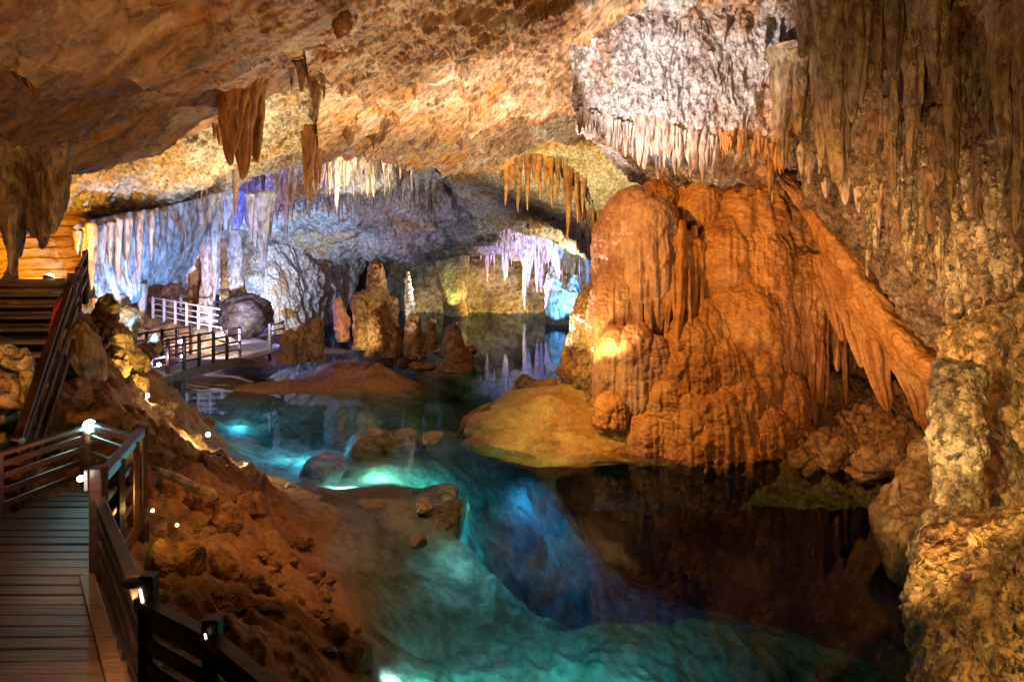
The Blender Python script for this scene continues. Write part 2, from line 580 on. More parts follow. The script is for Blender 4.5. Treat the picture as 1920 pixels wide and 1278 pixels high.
def rock(name, dark, mid, pale, scale=0.6, stain=None, streak=None, rough=0.55, bump=0.5, fine=9.0, spec=0.5, stretch=(1, 1, 1), mottle=1.0, tilt=0.0):
    m, nt, b = nodes_of(name)
    L = nt.links.new
    geo = N_(nt, 'ShaderNodeNewGeometry')
    mp = N_(nt, 'ShaderNodeMapping')
    mp.vector_type = 'TEXTURE'
    mp.inputs['Scale'].default_value = tuple(1.0 / k for k in stretch)
    mp.inputs['Rotation'].default_value = (0, -math.radians(tilt), 0)
    L(geo.outputs['Position'], mp.inputs['Vector'])
    n1 = N_(nt, 'ShaderNodeTexNoise')
    n1.inputs['Scale'].default_value = scale
    n1.inputs['Detail'].default_value = 9
    n1.inputs['Roughness'].default_value = 0.68
    n1.inputs['Distortion'].default_value = 0.6
    L(mp.outputs[0], n1.inputs['Vector'])
    r1 = ramp(nt, [(0.33, dark), (0.5, mid), (0.68, pale)])
    L(n1.outputs['Fac'], r1.inputs['Fac'])
    col = r1.outputs['Color']
    if stain:
        n2 = N_(nt, 'ShaderNodeTexNoise')
        n2.inputs['Scale'].default_value = scale * 0.8
        n2.inputs['Detail'].default_value = 6
        n2.inputs['Roughness'].default_value = 0.6
        mp2 = N_(nt, 'ShaderNodeMapping')
        mp2.inputs['Scale'].default_value = (1, 1, streak or 1.0)
        mp2.inputs['Location'].default_value = (13.7, 4.1, 8.8)
        L(geo.outputs['Position'], mp2.inputs['Vector'])
        L(mp2.outputs[0], n2.inputs['Vector'])
        r2 = ramp(nt, [(0.53, (0, 0, 0)), (0.62, (1, 1, 1))])
        L(n2.outputs['Fac'], r2.inputs['Fac'])
        mx = N_(nt, 'ShaderNodeMixRGB')
        L(r2.outputs['Color'], mx.inputs['Fac'])
        L(col, mx.inputs['Color1'])
        mx.inputs['Color2'].default_value = tuple(stain) + (1,)
        col = mx.outputs['Color']
    n3 = N_(nt, 'ShaderNodeTexNoise')
    n3.inputs['Scale'].default_value = fine
    n3.inputs['Detail'].default_value = 5
    n3.inputs['Roughness'].default_value = 0.62
    n3.inputs['Distortion'].default_value = 0.5
    L(mp.outputs[0], n3.inputs['Vector'])
    r3 = ramp(nt, [(0.36, (0.22, 0.19, 0.17)), (0.5, (0.8, 0.78, 0.76)), (0.62, (1.15, 1.15, 1.15))])
    L(n3.outputs['Fac'], r3.inputs['Fac'])
    mu = N_(nt, 'ShaderNodeMixRGB', blend_type='MULTIPLY')
    mu.inputs['Fac'].default_value = 0.85 * mottle
    L(col, mu.inputs['Color1'])
    L(r3.outputs['Color'], mu.inputs['Color2'])
    L(mu.outputs['Color'], b.inputs['Base Color'])
    b.inputs['Specular IOR Level'].default_value = spec
    rr = N_(nt, 'ShaderNodeMapRange')
    rr.inputs['To Min'].default_value = rough - 0.2
    rr.inputs['To Max'].default_value = rough + 0.2
    L(n3.outputs['Fac'], rr.inputs['Value'])
    L(rr.outputs[0], b.inputs['Roughness'])
    v = N_(nt, 'ShaderNodeTexVoronoi')
    v.feature = 'SMOOTH_F1'
    v.inputs['Scale'].default_value = fine * 0.55
    v.inputs['Smoothness'].default_value = 0.4
    vd = N_(nt, 'ShaderNodeVectorMath', operation='MULTIPLY_ADD')
    L(n3.outputs['Color'], vd.inputs[0])
    vd.inputs[1].default_value = (0.25, 0.25, 0.25)
    L(mp.outputs[0], vd.inputs[2])
    L(vd.outputs[0], v.inputs['Vector'])
    b1 = N_(nt, 'ShaderNodeBump')
    b1.inputs['Strength'].default_value = bump
    b1.inputs['Distance'].default_value = 0.09
    L(v.outputs['Distance'], b1.inputs['Height'])
    b2 = N_(nt, 'ShaderNodeBump')
    b2.inputs['Strength'].default_value = min(1, bump * 1.3)
    b2.inputs['Distance'].default_value = 0.10
    L(n3.outputs['Fac'], b2.inputs['Height'])
    L(b1.outputs['Normal'], b2.inputs['Normal'])
    L(b2.outputs['Normal'], b.inputs['Normal'])
    return m


def plain(name, col, rough=0.5, metal=0.0, var=0.25, scale=6.0, stretch=(1, 1, 1), bump=0.15, boards=0.0):
    m, nt, b = nodes_of(name)
    L = nt.links.new
    geo = N_(nt, 'ShaderNodeNewGeometry')
    mp = N_(nt, 'ShaderNodeMapping')
    mp.inputs['Scale'].default_value = stretch
    L(geo.outputs['Position'], mp.inputs['Vector'])
    n = N_(nt, 'ShaderNodeTexNoise')
    n.inputs['Scale'].default_value = scale
    n.inputs['Detail'].default_value = 7
    n.inputs['Roughness'].default_value = 0.65
    L(mp.outputs[0], n.inputs['Vector'])
    r = ramp(nt, [(0.3, tuple(c * (1 - var) for c in col)), (0.7, tuple(min(1, c * (1 + var)) for c in col))])
    L(n.outputs['Fac'], r.inputs['Fac'])
    oi = N_(nt, 'ShaderNodeObjectInfo')
    vr = N_(nt, 'ShaderNodeMapRange')
    vr.inputs['To Min'].default_value = 1 - boards
    vr.inputs['To Max'].default_value = 1 + boards
    L(oi.outputs['Random'], vr.inputs['Value'])
    n2 = N_(nt, 'ShaderNodeTexNoise')
    n2.inputs['Scale'].default_value = 1.3
    n2.inputs['Detail'].default_value = 5
    L(geo.outputs['Position'], n2.inputs['Vector'])
    w2 = N_(nt, 'ShaderNodeMapRange')
    w2.inputs['From Min'].default_value = 0.35
    w2.inputs['From Max'].default_value = 0.65
    w2.inputs['To Min'].default_value = 1 - boards * 1.2
    w2.inputs['To Max'].default_value = 1 + boards * 0.6
    L(n2.outputs['Fac'], w2.inputs['Value'])
    pr = N_(nt, 'ShaderNodeMath', operation='MULTIPLY')
    L(vr.outputs[0], pr.inputs[0])
    L(w2.outputs[0], pr.inputs[1])
    sc = N_(nt, 'ShaderNodeVectorMath', operation='SCALE')
    L(r.outputs['Color'], sc.inputs[0])
    L(pr.outputs[0], sc.inputs['Scale'])
    L(sc.outputs[0], b.inputs['Base Color'])
    rr = N_(nt, 'ShaderNodeMapRange')
    rr.inputs['To Min'].default_value = rough - 0.15
    rr.inputs['To Max'].default_value = rough + 0.2
    L(n2.outputs['Fac'], rr.inputs['Value'])
    L(rr.outputs[0], b.inputs['Roughness'])
    b.inputs['Metallic'].default_value = metal
    bp = N_(nt, 'ShaderNodeBump')
    bp.inputs['Strength'].default_value = bump
    bp.inputs['Distance'].default_value = 0.02
    L(n.outputs['Fac'], bp.inputs['Height'])
    L(bp.outputs['Normal'], b.inputs['Normal'])
    return m


def glow(name, col, strength):
    m, nt, b = nodes_of(name)
    b.inputs['Base Color'].default_value = tuple(col) + (1,)
    b.inputs['Emission Color'].default_value = tuple(col) + (1,)
    b.inputs['Emission Strength'].default_value = strength
    return m


M_BROWN = rock('brown_ceiling_rock', (0.09, 0.036, 0.010), (0.25, 0.115, 0.035), (0.46, 0.33, 0.20), 0.6, stain=(0.34, 0.13, 0.025), rough=0.6, stretch=(0.28, 0.5, 2.6), fine=5, tilt=34)
M_CREAM = rock('cream_rock', (0.30, 0.21, 0.11), (0.52, 0.43, 0.29), (0.66, 0.58, 0.44), 0.7, stain=(0.50, 0.30, 0.10), rough=0.6, bump=0.6, fine=8)
M_TAN = rock('tan_ceiling_rock', (0.22, 0.09, 0.022), (0.45, 0.26, 0.11), (0.64, 0.53, 0.40), 0.6, stain=(0.44, 0.19, 0.035), rough=0.6, fine=5.5, stretch=(0.4, 0.6, 2.0), tilt=36)
M_PALE = rock('pale_calcite', (0.26, 0.17, 0.11), (0.55, 0.46, 0.41), (0.72, 0.66, 0.63), 0.7, stain=(0.45, 0.24, 0.12), streak=0.4, rough=0.5, bump=0.7, fine=8)
M_GREY = rock('grey_rock', (0.13, 0.11, 0.10), (0.30, 0.27, 0.25), (0.44, 0.41, 0.39), 0.5, stain=(0.33, 0.22, 0.12), rough=0.6, fine=5)
M_SHADE = rock('shaded_rock', (0.03, 0.022, 0.022), (0.08, 0.06, 0.062), (0.14, 0.11, 0.11), 0.9, rough=0.6, fine=6)  # darker take on the grey rock, with shade put into its colour
M_FAR = rock('far_wall_rock', (0.12, 0.085, 0.04), (0.32, 0.25, 0.14), (0.44, 0.36, 0.22), 0.35, stain=(0.24, 0.15, 0.06), streak=0.5, rough=0.6, fine=4)
M_DARK = rock('dark_brown_rock', (0.10, 0.055, 0.025), (0.25, 0.16, 0.085), (0.40, 0.30, 0.19), 0.7, stain=(0.17, 0.10, 0.045), streak=0.35, rough=0.5, bump=0.7, fine=9)
M_FLOW = rock('orange_flowstone', (0.24, 0.08, 0.015), (0.46, 0.20, 0.045), (0.57, 0.31, 0.11), 0.8, stain=(0.36, 0.15, 0.05), streak=0.3, rough=0.42, bump=0.3, fine=10, stretch=(1, 1, 1.6), mottle=0.45)
M_ROSE = rock('rose_flowstone', (0.27, 0.12, 0.06), (0.42, 0.22, 0.13), (0.52, 0.32, 0.22), 0.8, rough=0.42, bump=0.3, fine=10, stretch=(1, 1, 0.4), mottle=0.5)
M_GOLD = rock('golden_rock', (0.20, 0.11, 0.03), (0.42, 0.27, 0.095), (0.56, 0.42, 0.20), 0.9, stain=(0.30, 0.14, 0.035), rough=0.42, bump=0.9, fine=8)
M_BANK = rock('bank_rock', (0.17, 0.08, 0.03), (0.33, 0.18, 0.075), (0.44, 0.28, 0.14), 0.8, stain=(0.26, 0.12, 0.04), rough=0.7, bump=0.7, fine=8)
M_BED = rock('lake_bed_rock', (0.16, 0.12, 0.07), (0.42, 0.36, 0.24), (0.58, 0.52, 0.38), 0.55, stain=(0.14, 0.12, 0.09), rough=0.7, bump=0.6, fine=5)
M_MUSTARD = rock('mustard_flowstone', (0.26, 0.14, 0.035), (0.44, 0.28, 0.085), (0.52, 0.37, 0.15), 0.8, stain=(0.34, 0.17, 0.04), rough=0.45, bump=0.3, fine=9, mottle=0.5)
M_COLUMN = rock('column_calcite', (0.22, 0.14, 0.06), (0.50, 0.38, 0.20), (0.66, 0.56, 0.38), 1.2, stain=(0.4, 0.27, 0.12), streak=0.5, rough=0.4, bump=1.0, fine=10)
M_ICE = rock('white_calcite', (0.42, 0.40, 0.40), (0.66, 0.64, 0.63), (0.78, 0.77, 0.76), 0.9, stain=(0.5, 0.38, 0.28), streak=0.3, rough=0.45, bump=0.6, fine=6, stretch=(1, 1, 0.5))
M_AMBER_WALL = rock('ochre_banded_rock', (0.30, 0.13, 0.02), (0.46, 0.23, 0.05), (0.54, 0.31, 0.09), 0.8, rough=0.6, bump=0.5, fine=6, stretch=(0.5, 0.5, 3), mottle=0.7)
M_WOOD = plain('dark_red_timber', (0.035, 0.013, 0.008), 0.38, var=0.5, scale=5, stretch=(1, 1, 3), bump=0.3, boards=0.3)
M_PLANK = plain('worn_deck_timber', (0.11, 0.052, 0.02), 0.36, var=0.5, scale=4, stretch=(0.5, 9, 1), bump=0.6, boards=0.4)
M_STEP = plain('stair_timber', (0.22, 0.13, 0.065), 0.5, var=0.4, scale=4, stretch=(0.5, 6, 6), bump=0.5, boards=0.3)
M_RED = plain('red_pipe_paint', (0.45, 0.02, 0.015), 0.35, var=0.1)
M_METAL = plain('lamp_housing', (0.28, 0.27, 0.24), 0.35, metal=0.6, var=0.15)
M_STEEL = plain('pale_rail_paint', (0.55, 0.53, 0.55), 0.4, var=0.1)
M_BRIDGEWOOD = plain('bridge_timber', (0.16, 0.12, 0.09), 0.5, var=0.4, scale=5)

# ------------------------------------------------------------------ lake bed, banks, island floor: one terrain
bed_pts = [WZ(x, y, z) for x, y, z in (
    # left bank, from the walkway down to the shoreline
    (300, 960, 1.15), (280, 1010, 1.15), (350, 1100, 1.0), (300, 1200, 1.1), (420, 1250, 0.85), (450, 1000, 0.85), (420, 920, 0.95),
    (500, 1050, 0.5), (500, 1150, 0.55), (560, 1250, 0.5), (560, 1060, 0.2), (600, 1160, 0.22), (640, 1240, 0.15), (500, 960, 0.45),
    (350, 775, 0.0), (410, 845, 0.05), (470, 880, 0.05), (530, 915, 0.05), (575, 950, 0.03), (610, 1000, 0.03), (640, 1060, 0.02),
    (670, 1130, 0.03), (690, 1190, 0.0), (700, 1278, -0.05),
    (400, 800, -0.6), (470, 830, -0.7), (540, 880, -0.5),
    # drowned shelf reaching out to the low rocks
    (660, 980, -0.06), (720, 970, -0.09), (790, 945, -0.07), (830, 960, -0.10), (760, 1020, -0.06), (720, 1080, -0.12), (700, 1120, -0.3),
    (800, 1060, -0.25), (870, 990, -0.35), (900, 1050, -0.7), (820, 1110, -0.8), (860, 935, -0.5), (720, 1180, -1.0), (780, 1130, -1.0),
    # near lit floor at the bottom of the frame
    (760, 1250, -1.1), (900, 1230, -1.25), (1000, 1200, -1.3), (1150, 1180, -1.4), (1300, 1150, -1.6), (1100, 1270, -1.2), (1300, 1270, -1.8),
    (1450, 1200, -2.6), (980, 940, -1.5), (1060, 890, -1.6), (940, 930, -1.5),
    # middle shelf, mossy and pale
    (590, 885, -0.6), (640, 920, -0.8), (680, 850, -0.04), (740, 840, -0.06), (800, 826, -0.05), (860, 850, -0.6), (930, 870, -0.9), (980, 865, -1.2),
    (700, 890, -0.8), (640, 870, -0.35), (780, 880, -0.9), (840, 900, -0.9), (760, 925, -0.8),
    (560, 840, -1.1), (620, 830, -1.0), (700, 810, -0.9), (760, 790, -1.8), (520, 800, -1.8), (640, 780, -2.4), (850, 780, -2.6), (450, 770, -1.6), (800, 740, -3), (600, 740, -2.5), (950, 700, -3.4),
    (880, 810, -0.6), (1000, 640, -3.5), (900, 600, -2.5), (700, 590, -2.5), (1100, 590, -2.5), (1000, 600, -2.5))]
bed_pts += [(-4.2, 7.6, 1.2), (-5.2, 8.4, 1.35), (-6, 7, 1.2), (-7, 5, 1.2), (-4.5, 5, 1.25), (-3.4, 4.4, 1.1), (-2.6, 3.4, 0.9), (-1, 2.8, 0.7),
            (-9, 9, 2.0), (-9.5, 12, 3.3), (-13, 13, 3.8), (-12, 9, 2.2)]
bed_pts += [W(*p) for p in ((170, 860, 9.2), (200, 800, 9.8), (230, 770, 10.2), (110, 800, 9.6), (60, 790, 9.4), (120, 700, 11.2), (185, 660, 12.6), (200, 625, 13.6),
                            (240, 735, 13.4), (280, 800, 14.0), (330, 838, 13.4), (400, 845, 13.2), (260, 800, 11.4), (300, 870, 10.2), (370, 880, 10.6), (440, 880, 11.8),
                            (190, 600, 16.5), (225, 640, 17), (262, 700, 17.5))]
bed_pts += [(-12, 17, 2.6), (-16, 22, 2.0), (-11, 22, 0.0), (-12, 26, 0.2), (-14, 34, 0.9), (-9, 31, 0.6), (-10, 28, 0.0), (-9.5, 20, -0.4), (-9, 24, -0.3)]
# island
bed_pts += [WZ(x, y, z) for x, y, z in ((420, 722, -0.1), (500, 716, 0.05), (620, 714, 0.1), (740, 712, -0.1), (830, 700, -0.2), (890, 682, -0.3), (440, 690, 0.5), (540, 700, 0.45), (640, 692, 0.5),
                                        (500, 670, 0.6), (600, 660, 0.75), (700, 662, 0.8), (780, 660, 0.75), (840, 660, 0.6), (740, 690, 0.55), (520, 640, 0.7), (640, 635, 0.6), (740, 635, 0.6), (820, 640, 0.4),
                                        (600, 620, -0.6), (760, 615, -1.2), (880, 640, -1.5), (450, 660, 0.7), (460, 640, 0.9), (480, 615, 0.7))]
# under the flowstone and along the right side
bed_pts += [(x, y, -1.35 - 0.38 * (y - 10.6) - 0.26 * max(0, x - 2.2)) for y in (11.6, 13, 14.6, 16.4, 18.4) for x in (4.0, 5.4, 7.0)]
bed_pts += [(x, y, z) for x in (1.0, 2.4, 3.4) for y, z in ((10.9, -1.5), (11.9, -3.2), (13.4, -4.6))] + [(2.6, 15.0, -5.0), (2.8, 18.6, -4.8), (0.9, 17.3, -2.6), (0.2, 16.2, -2.3), (1.7, 17.9, -2.9), (0.9, 15.2, -4.0), (0.6, 20.5, -3.6), (0.1, 13.0, -3.0)]
bed_pts += [(4.6, 10.2, -2.9), (4.8, 8.4, -3.0), (6.2, 7.6, -3.6), (7, 9.6, -4.2), (9, 11.5, -4), (9, 15, -5), (5, 22, -5), (2, 21, -5), (-0.9, 14.8, -2.0), (-0.8, 12.4, -2.0), (-0.8, 17, -2.3), (0.6, 20, -4),
            (12, 10, 0.2), (12, 6, 0.2), (1.5, 24, -3.5), (4, 27, -2), (10, 22, 1), (8, 32, 0), (3, 5.5, -1.8), (5, 5, -3), (0.8, 4.5, -1.0), (15, 20, 2), (16, 35, 2)]
bed_pts += [(-20, 45, 1), (-8, 54, -1), (0, 56, -1), (10, 56, -1), (20, 50, 0)]
BP = np.array(bed_pts)
BP[:, 0] += 0.001 * np.arange(len(BP)) % 0.007


def _lp(x, y):
    """stretch the plan so that far things do not outweigh near ones"""
    return np.stack([x / (y + 2) * 9, 9 * np.log(y + 2)], -1)


_bk = _lp(BP[:, 0], BP[:, 1])
_D = np.linalg.norm(_bk[:, None] - _bk[None], axis=2)
_phi = lambda r: np.where(r > 1e-6, r * r * np.log(r + 1e-9), 0.0)
_n = len(BP)
_A = np.zeros((_n + 3, _n + 3))
_A[:_n, :_n] = _phi(_D) + np.eye(_n) * 0.35
_A[:_n, _n] = 1
_A[:_n, _n + 1:] = _bk
_A[_n:, :_n] = _A[:_n, _n:].T
_w = np.linalg.solve(_A, np.concatenate([BP[:, 2], np.zeros(3)]))


def ground_z(x, y):
    x, y = np.asarray(x, float), np.asarray(y, float)
    q = _lp(x, y).reshape(-1, 2)
    z = np.empty(len(q))
    for s in range(0, len(q), 20000):
        e = q[s:s + 20000]
        r = np.linalg.norm(e[:, None] - _bk[None], axis=2)
        z[s:s + 20000] = _phi(r) @ _w[:_n] + _w[_n] + e @ _w[_n + 1:]
    return np.clip(z, -6.5, 4.2).reshape(x.shape)


nv, nu = 520, 560
yy = (2.6 * (60 / 2.6) ** np.linspace(0, 1, nv))[:, None] + np.zeros((1, nu))
xx = yy * np.linspace(-0.95, 0.9, nu)[None, :]
zz = ground_z(xx, yy)
V = np.stack([xx, yy, zz], -1)
above = np.clip((zz - 0.12) / 0.3, 0, 1)
sub = 1 - above
Pq = V * 1.0
big = fbm(Pq * 0.55, 4)
f1, f2 = worley(warp(Pq, 0.25, 1.1) * np.array([1.5, 1.5, 1.5]))
stones = np.clip(0.62 - f1, 0, 1)
g1, g2 = worley(warp(Pq, 0.12, 2.3) * 3.6)
pebbles = np.clip(0.6 - g1, 0, 1)
sand = np.clip(fbm(Pq * 0.5 + 40, 2) * 2.2 + 0.4, 0, 1)
dz = big * 0.16 + above * (stones * 0.34 + pebbles * 0.20 + 0.13 * fbm(Pq * 2.6, 5, 0.6, 'ridge') + 0.10 * (0.5 - worley(warp(Pq, 0.2, 1.7) * np.array([2.2, 2.2, 3.5]))[0])) + sub * (0.16 * fbm(Pq * 1.6, 4, 0.5, 'ridge') * np.clip(-zz, 0.15, 1.0) + 0.10 * stones * np.clip(-zz * 0.8, 0.0, 1.2) + 0.02 * fbm(Pq * 9, 3))
V[..., 2] += dz
o = link('lake_bed', grid_mesh('lake_bed', V), None, None, 'structure')

# bed material: bank rock above the water line and pale bed rock below it
m, nt, b = nodes_of('shore_and_bed_rock')
nt.nodes.remove(b)
out = [n for n in nt.nodes if n.type == 'OUTPUT_MATERIAL'][0]


def group_rock(nt, dark, mid, pale, scale, fine, rough, bump, stain=None):
    L = nt.links.new
    geo = N_(nt, 'ShaderNodeNewGeometry')
    b = N_(nt, 'ShaderNodeBsdfPrincipled')
    n1 = N_(nt, 'ShaderNodeTexNoise')
    n1.inputs['Scale'].default_value = scale
    n1.inputs['Detail'].default_value = 9
    n1.inputs['Roughness'].default_value = 0.66
    n1.inputs['Distortion'].default_value = 0.8
    L(geo.outputs['Position'], n1.inputs['Vector'])
    r1 = ramp(nt, [(0.36, dark), (0.5, mid), (0.66, pale)])
    L(n1.outputs['Fac'], r1.inputs['Fac'])
    n3 = N_(nt, 'ShaderNodeTexNoise')
    n3.inputs['Scale'].default_value = fine
    n3.inputs['Detail'].default_value = 7
    n3.inputs['Roughness'].default_value = 0.68
    L(geo.outputs['Position'], n3.inputs['Vector'])
    r3 = ramp(nt, [(0.32, (0.4, 0.38, 0.36)), (0.6, (1.05, 1.05, 1.05))])
    L(n3.outputs['Fac'], r3.inputs['Fac'])
    mu = N_(nt, 'ShaderNodeMixRGB', blend_type='MULTIPLY')
    mu.inputs['Fac'].default_value = 0.85
    L(r1.outputs['Color'], mu.inputs['Color1'])
    L(r3.outputs['Color'], mu.inputs['Color2'])
    L(mu.outputs['Color'], b.inputs['Base Color'])
    b.inputs['Roughness'].default_value = rough
    bp = N_(nt, 'ShaderNodeBump')
    bp.inputs['Strength'].default_value = bump
    bp.inputs['Distance'].default_value = 0.08
    L(n3.outputs['Fac'], bp.inputs['Height'])
    L(bp.outputs['Normal'], b.inputs['Normal'])
    return b, geo, n1


b1, geo, n1 = group_rock(nt, (0.15, 0.07, 0.025), (0.30, 0.155, 0.06), (0.42, 0.26, 0.12), 0.9, 9, 0.7, 0.8)
b2, geo2, n2 = group_rock(nt, (0.10, 0.085, 0.06), (0.40, 0.36, 0.25), (0.58, 0.54, 0.42), 0.75, 6, 0.7, 0.6)
sx = N_(nt, 'ShaderNodeSeparateXYZ')
nt.links.new(geo.outputs['Position'], sx.inputs[0])
ad = N_(nt, 'ShaderNodeMath', operation='MULTIPLY_ADD')
nt.links.new(n1.outputs['Fac'], ad.inputs[0])
ad.inputs[1].default_value = 0.9
nt.links.new(sx.outputs['Z'], ad.inputs[2])
mr = N_(nt, 'ShaderNodeMapRange')
mr.inputs['From Min'].default_value = 0.05
mr.inputs['From Max'].default_value = 0.55
nt.links.new(ad.outputs[0], mr.inputs['Value'])
ms = N_(nt, 'ShaderNodeMixShader')
nt.links.new(mr.outputs[0], ms.inputs[0])
nt.links.new(b2.outputs[0], ms.inputs[1])
nt.links.new(b1.outputs[0], ms.inputs[2])
nt.links.new(ms.outputs[0], out.inputs['Surface'])
o.data.materials.append(m)

# ------------------------------------------------------------------ water: clear, blue by absorption, still surface
m, nt, b = nodes_of('lake_water')
nt.nodes.remove(b)
out = [n for n in nt.nodes if n.type == 'OUTPUT_MATERIAL'][0]
L = nt.links.new
tr = N_(nt, 'ShaderNodeBsdfTransparent')
gl = N_(nt, 'ShaderNodeBsdfGlossy')
gl.inputs['Roughness'].default_value = 0.035
gl.inputs['Color'].default_value = (0.48, 0.60, 0.78, 1)
fr = N_(nt, 'ShaderNodeFresnel')
fr.inputs['IOR'].default_value = 1.24
mx = N_(nt, 'ShaderNodeMixShader')
geo = N_(nt, 'ShaderNodeNewGeometry')
nz = N_(nt, 'ShaderNodeTexNoise')
nz.inputs['Scale'].default_value = 1.6
nz.inputs['Detail'].default_value = 3
mp = N_(nt, 'ShaderNodeMapping')
mp.inputs['Scale'].default_value = (1.0, 0.6, 1)
L(geo.outputs['Position'], mp.inputs['Vector'])
L(mp.outputs[0], nz.inputs['Vector'])
bp = N_(nt, 'ShaderNodeBump')
bp.inputs['Strength'].default_value = 0.06
bp.inputs['Distance'].default_value = 0.05
L(nz.outputs['Fac'], bp.inputs['Height'])
L(bp.outputs['Normal'], gl.inputs['Normal'])
L(fr.outputs[0], mx.inputs[0])
L(tr.outputs[0], mx.inputs[1])
L(gl.outputs[0], mx.inputs[2])
L(mx.outputs[0], out.inputs['Surface'])
va = N_(nt, 'ShaderNodeVolumeAbsorption')
va.inputs['Color'].default_value = (0.02, 0.62, 0.80, 1)
va.inputs['Density'].default_value = 0.6
L(va.outputs[0], out.inputs['Volume'])
wb = Boxes()
wb.hexa([(-60, 1.0, -9), (40, 1.0, -9), (40, 75, -9), (-60, 75, -9), (-60, 1.0, 0), (40, 1.0, 0), (40, 75, 0), (-60, 75, 0)])
wb.build('water', m, None, 'structure')

# ------------------------------------------------------------------ cave ceilings and walls
def R(*a):
    return [tuple(p) for p in a]


# near ceiling, upper left: warm brown, streaked, ending in a long diagonal lip
rock_sheet('cave_ceiling', [
    R((-330, -420, 5.0), (-60, -420, 5.2), (120, -420, 5.6), (300, -420, 6.2), (450, -420, 7.0), (600, -420, 8), (700, -420, 9)),
    R((-330, 0, 7.6), (-60, 0, 8.2), (120, 0, 8.8), (280, 0, 9.6), (430, 0, 10.6), (560, 0, 11.6), (680, 0, 13.0)),
    R((-330, 110, 9.4), (-60, 110, 10.0), (120, 110, 10.5), (280, 100, 11.3), (420, 80, 12.4), (530, 55, 13.6), (640, 50, 15.0)),
    R((-330, 215, 11.6), (-60, 215, 12.1), (110, 215, 12.6), (260, 180, 13.5), (400, 135, 14.5), (510, 95, 15.5), (630, 85, 16.6)),
    R((-330, 312, 13.8), (-60, 308, 14.2), (120, 300, 14.6), (270, 268, 15.6), (400, 205, 16.6), (505, 135, 17.4), (640, 100, 18.2)),
    R((-330, 270, 16.5), (-60, 268, 16.5), (120, 262, 17), (270, 225, 18), (400, 165, 19), (505, 110, 20), (650, 70, 21)),
], 460, 420, [('fbm', 0.55, (0.22, 0.22, 0.3), 3), ('strata', 0.42, (-0.85, 0.12, 1.25), 1), ('ridge', 0.24, (0.45, 0.6, 2.2), 5, 34), ('shard', 0.18, (0.4, 0.5, 1.5), 1, 34), ('ridge', 0.07, (1.6, 1.8, 5), 4, 34), ('fbm', 0.035, (7, 7, 11), 3)], M_BROWN, 1.0)

# cream band of ceiling behind that lip, coming down to a second lip
rock_sheet('cave_ceiling', [
    R((90, 190, 17.0), (230, 200, 17.4), (380, 130, 18.4), (500, 80, 19.2), (620, 60, 20), (720, 60, 21)),
    R((105, 300, 16.6), (230, 285, 17.2), (370, 230, 18.4), (500, 165, 19.4), (600, 140, 20.4), (700, 150, 21.4)),
    R((120, 370, 17.6), (240, 350, 18.4), (370, 310, 19.6), (490, 240, 20.8), (590, 205, 22), (700, 220, 23)),
    R((128, 425, 19.2), (220, 408, 20.2), (340, 372, 21.4), (460, 325, 22.6), (560, 285, 24), (690, 262, 25)),
    R((125, 447, 20.4), (220, 424, 21.2), (340, 386, 22.4), (460, 340, 23.6), (560, 300, 25), (690, 272, 26)),
    R((130, 405, 23.0), (220, 385, 23.5), (340, 350, 24.6), (460, 306, 26), (560, 270, 27), (690, 245, 28)),
], 330, 210, [('fbm', 0.4, (0.3, 0.3, 0.4), 3), ('ridge', 0.2, (1.1, 1.1, 1.6), 5, 20), ('billow', 0.2, (1.8, 1.8, 2.4), 4), ('ridge', 0.09, (4.5, 4.5, 5), 4)], M_CREAM, 2.0)

# tan ceiling in the middle, with a thin lip reaching down and away
rock_sheet('cave_ceiling', [
    R((540, -400, 8.0), (680, -400, 8.2), (820, -400, 8.6), (960, -400, 9.2), (1080, -400, 10), (1220, -400, 11)),
    R((560, -10, 12.6), (690, -10, 13.0), (820, -10, 13.4), (950, -10, 13.8), (1060, -10, 14.2), (1200, -10, 14.8)),
    R((575, 100, 15.6), (690, 95, 15.8), (820, 95, 16.2), (940, 100, 16.6), (1050, 110, 16.8), (1190, 120, 17.5)),
    R((590, 185, 19.0), (690, 180, 19.2), (810, 180, 19.8), (930, 180, 20.2), (1040, 175, 20.4), (1180, 180, 21)),
    R((595, 250, 23.0), (680, 248, 23.6), (790, 268, 24.6), (900, 276, 25.4), (1020, 245, 25), (1160, 235, 25.5)),
    R((600, 274, 25.0), (680, 268, 25.6), (780, 290, 27.2), (875, 314, 28.8), (1000, 268, 28), (1150, 260, 28)),
    R((605, 240, 29.0), (680, 235, 29.6), (780, 255, 31), (880, 270, 32), (1000, 235, 32), (1150, 225, 32)),
], 460, 420, [('fbm', 0.6, (0.2, 0.2, 0.28), 3), ('strata', 0.34, (-0.75, 0.1, 1.1), 1), ('ridge', 0.34, (0.55, 0.9, 2.0), 5, 38), ('shard', 0.22, (0.45, 0.45, 1.1), 1, 38), ('ridge', 0.13, (2.0, 2.0, 3.4), 4, 30), ('fbm', 0.05, (6, 6, 8), 3)], M_TAN, 3.0)

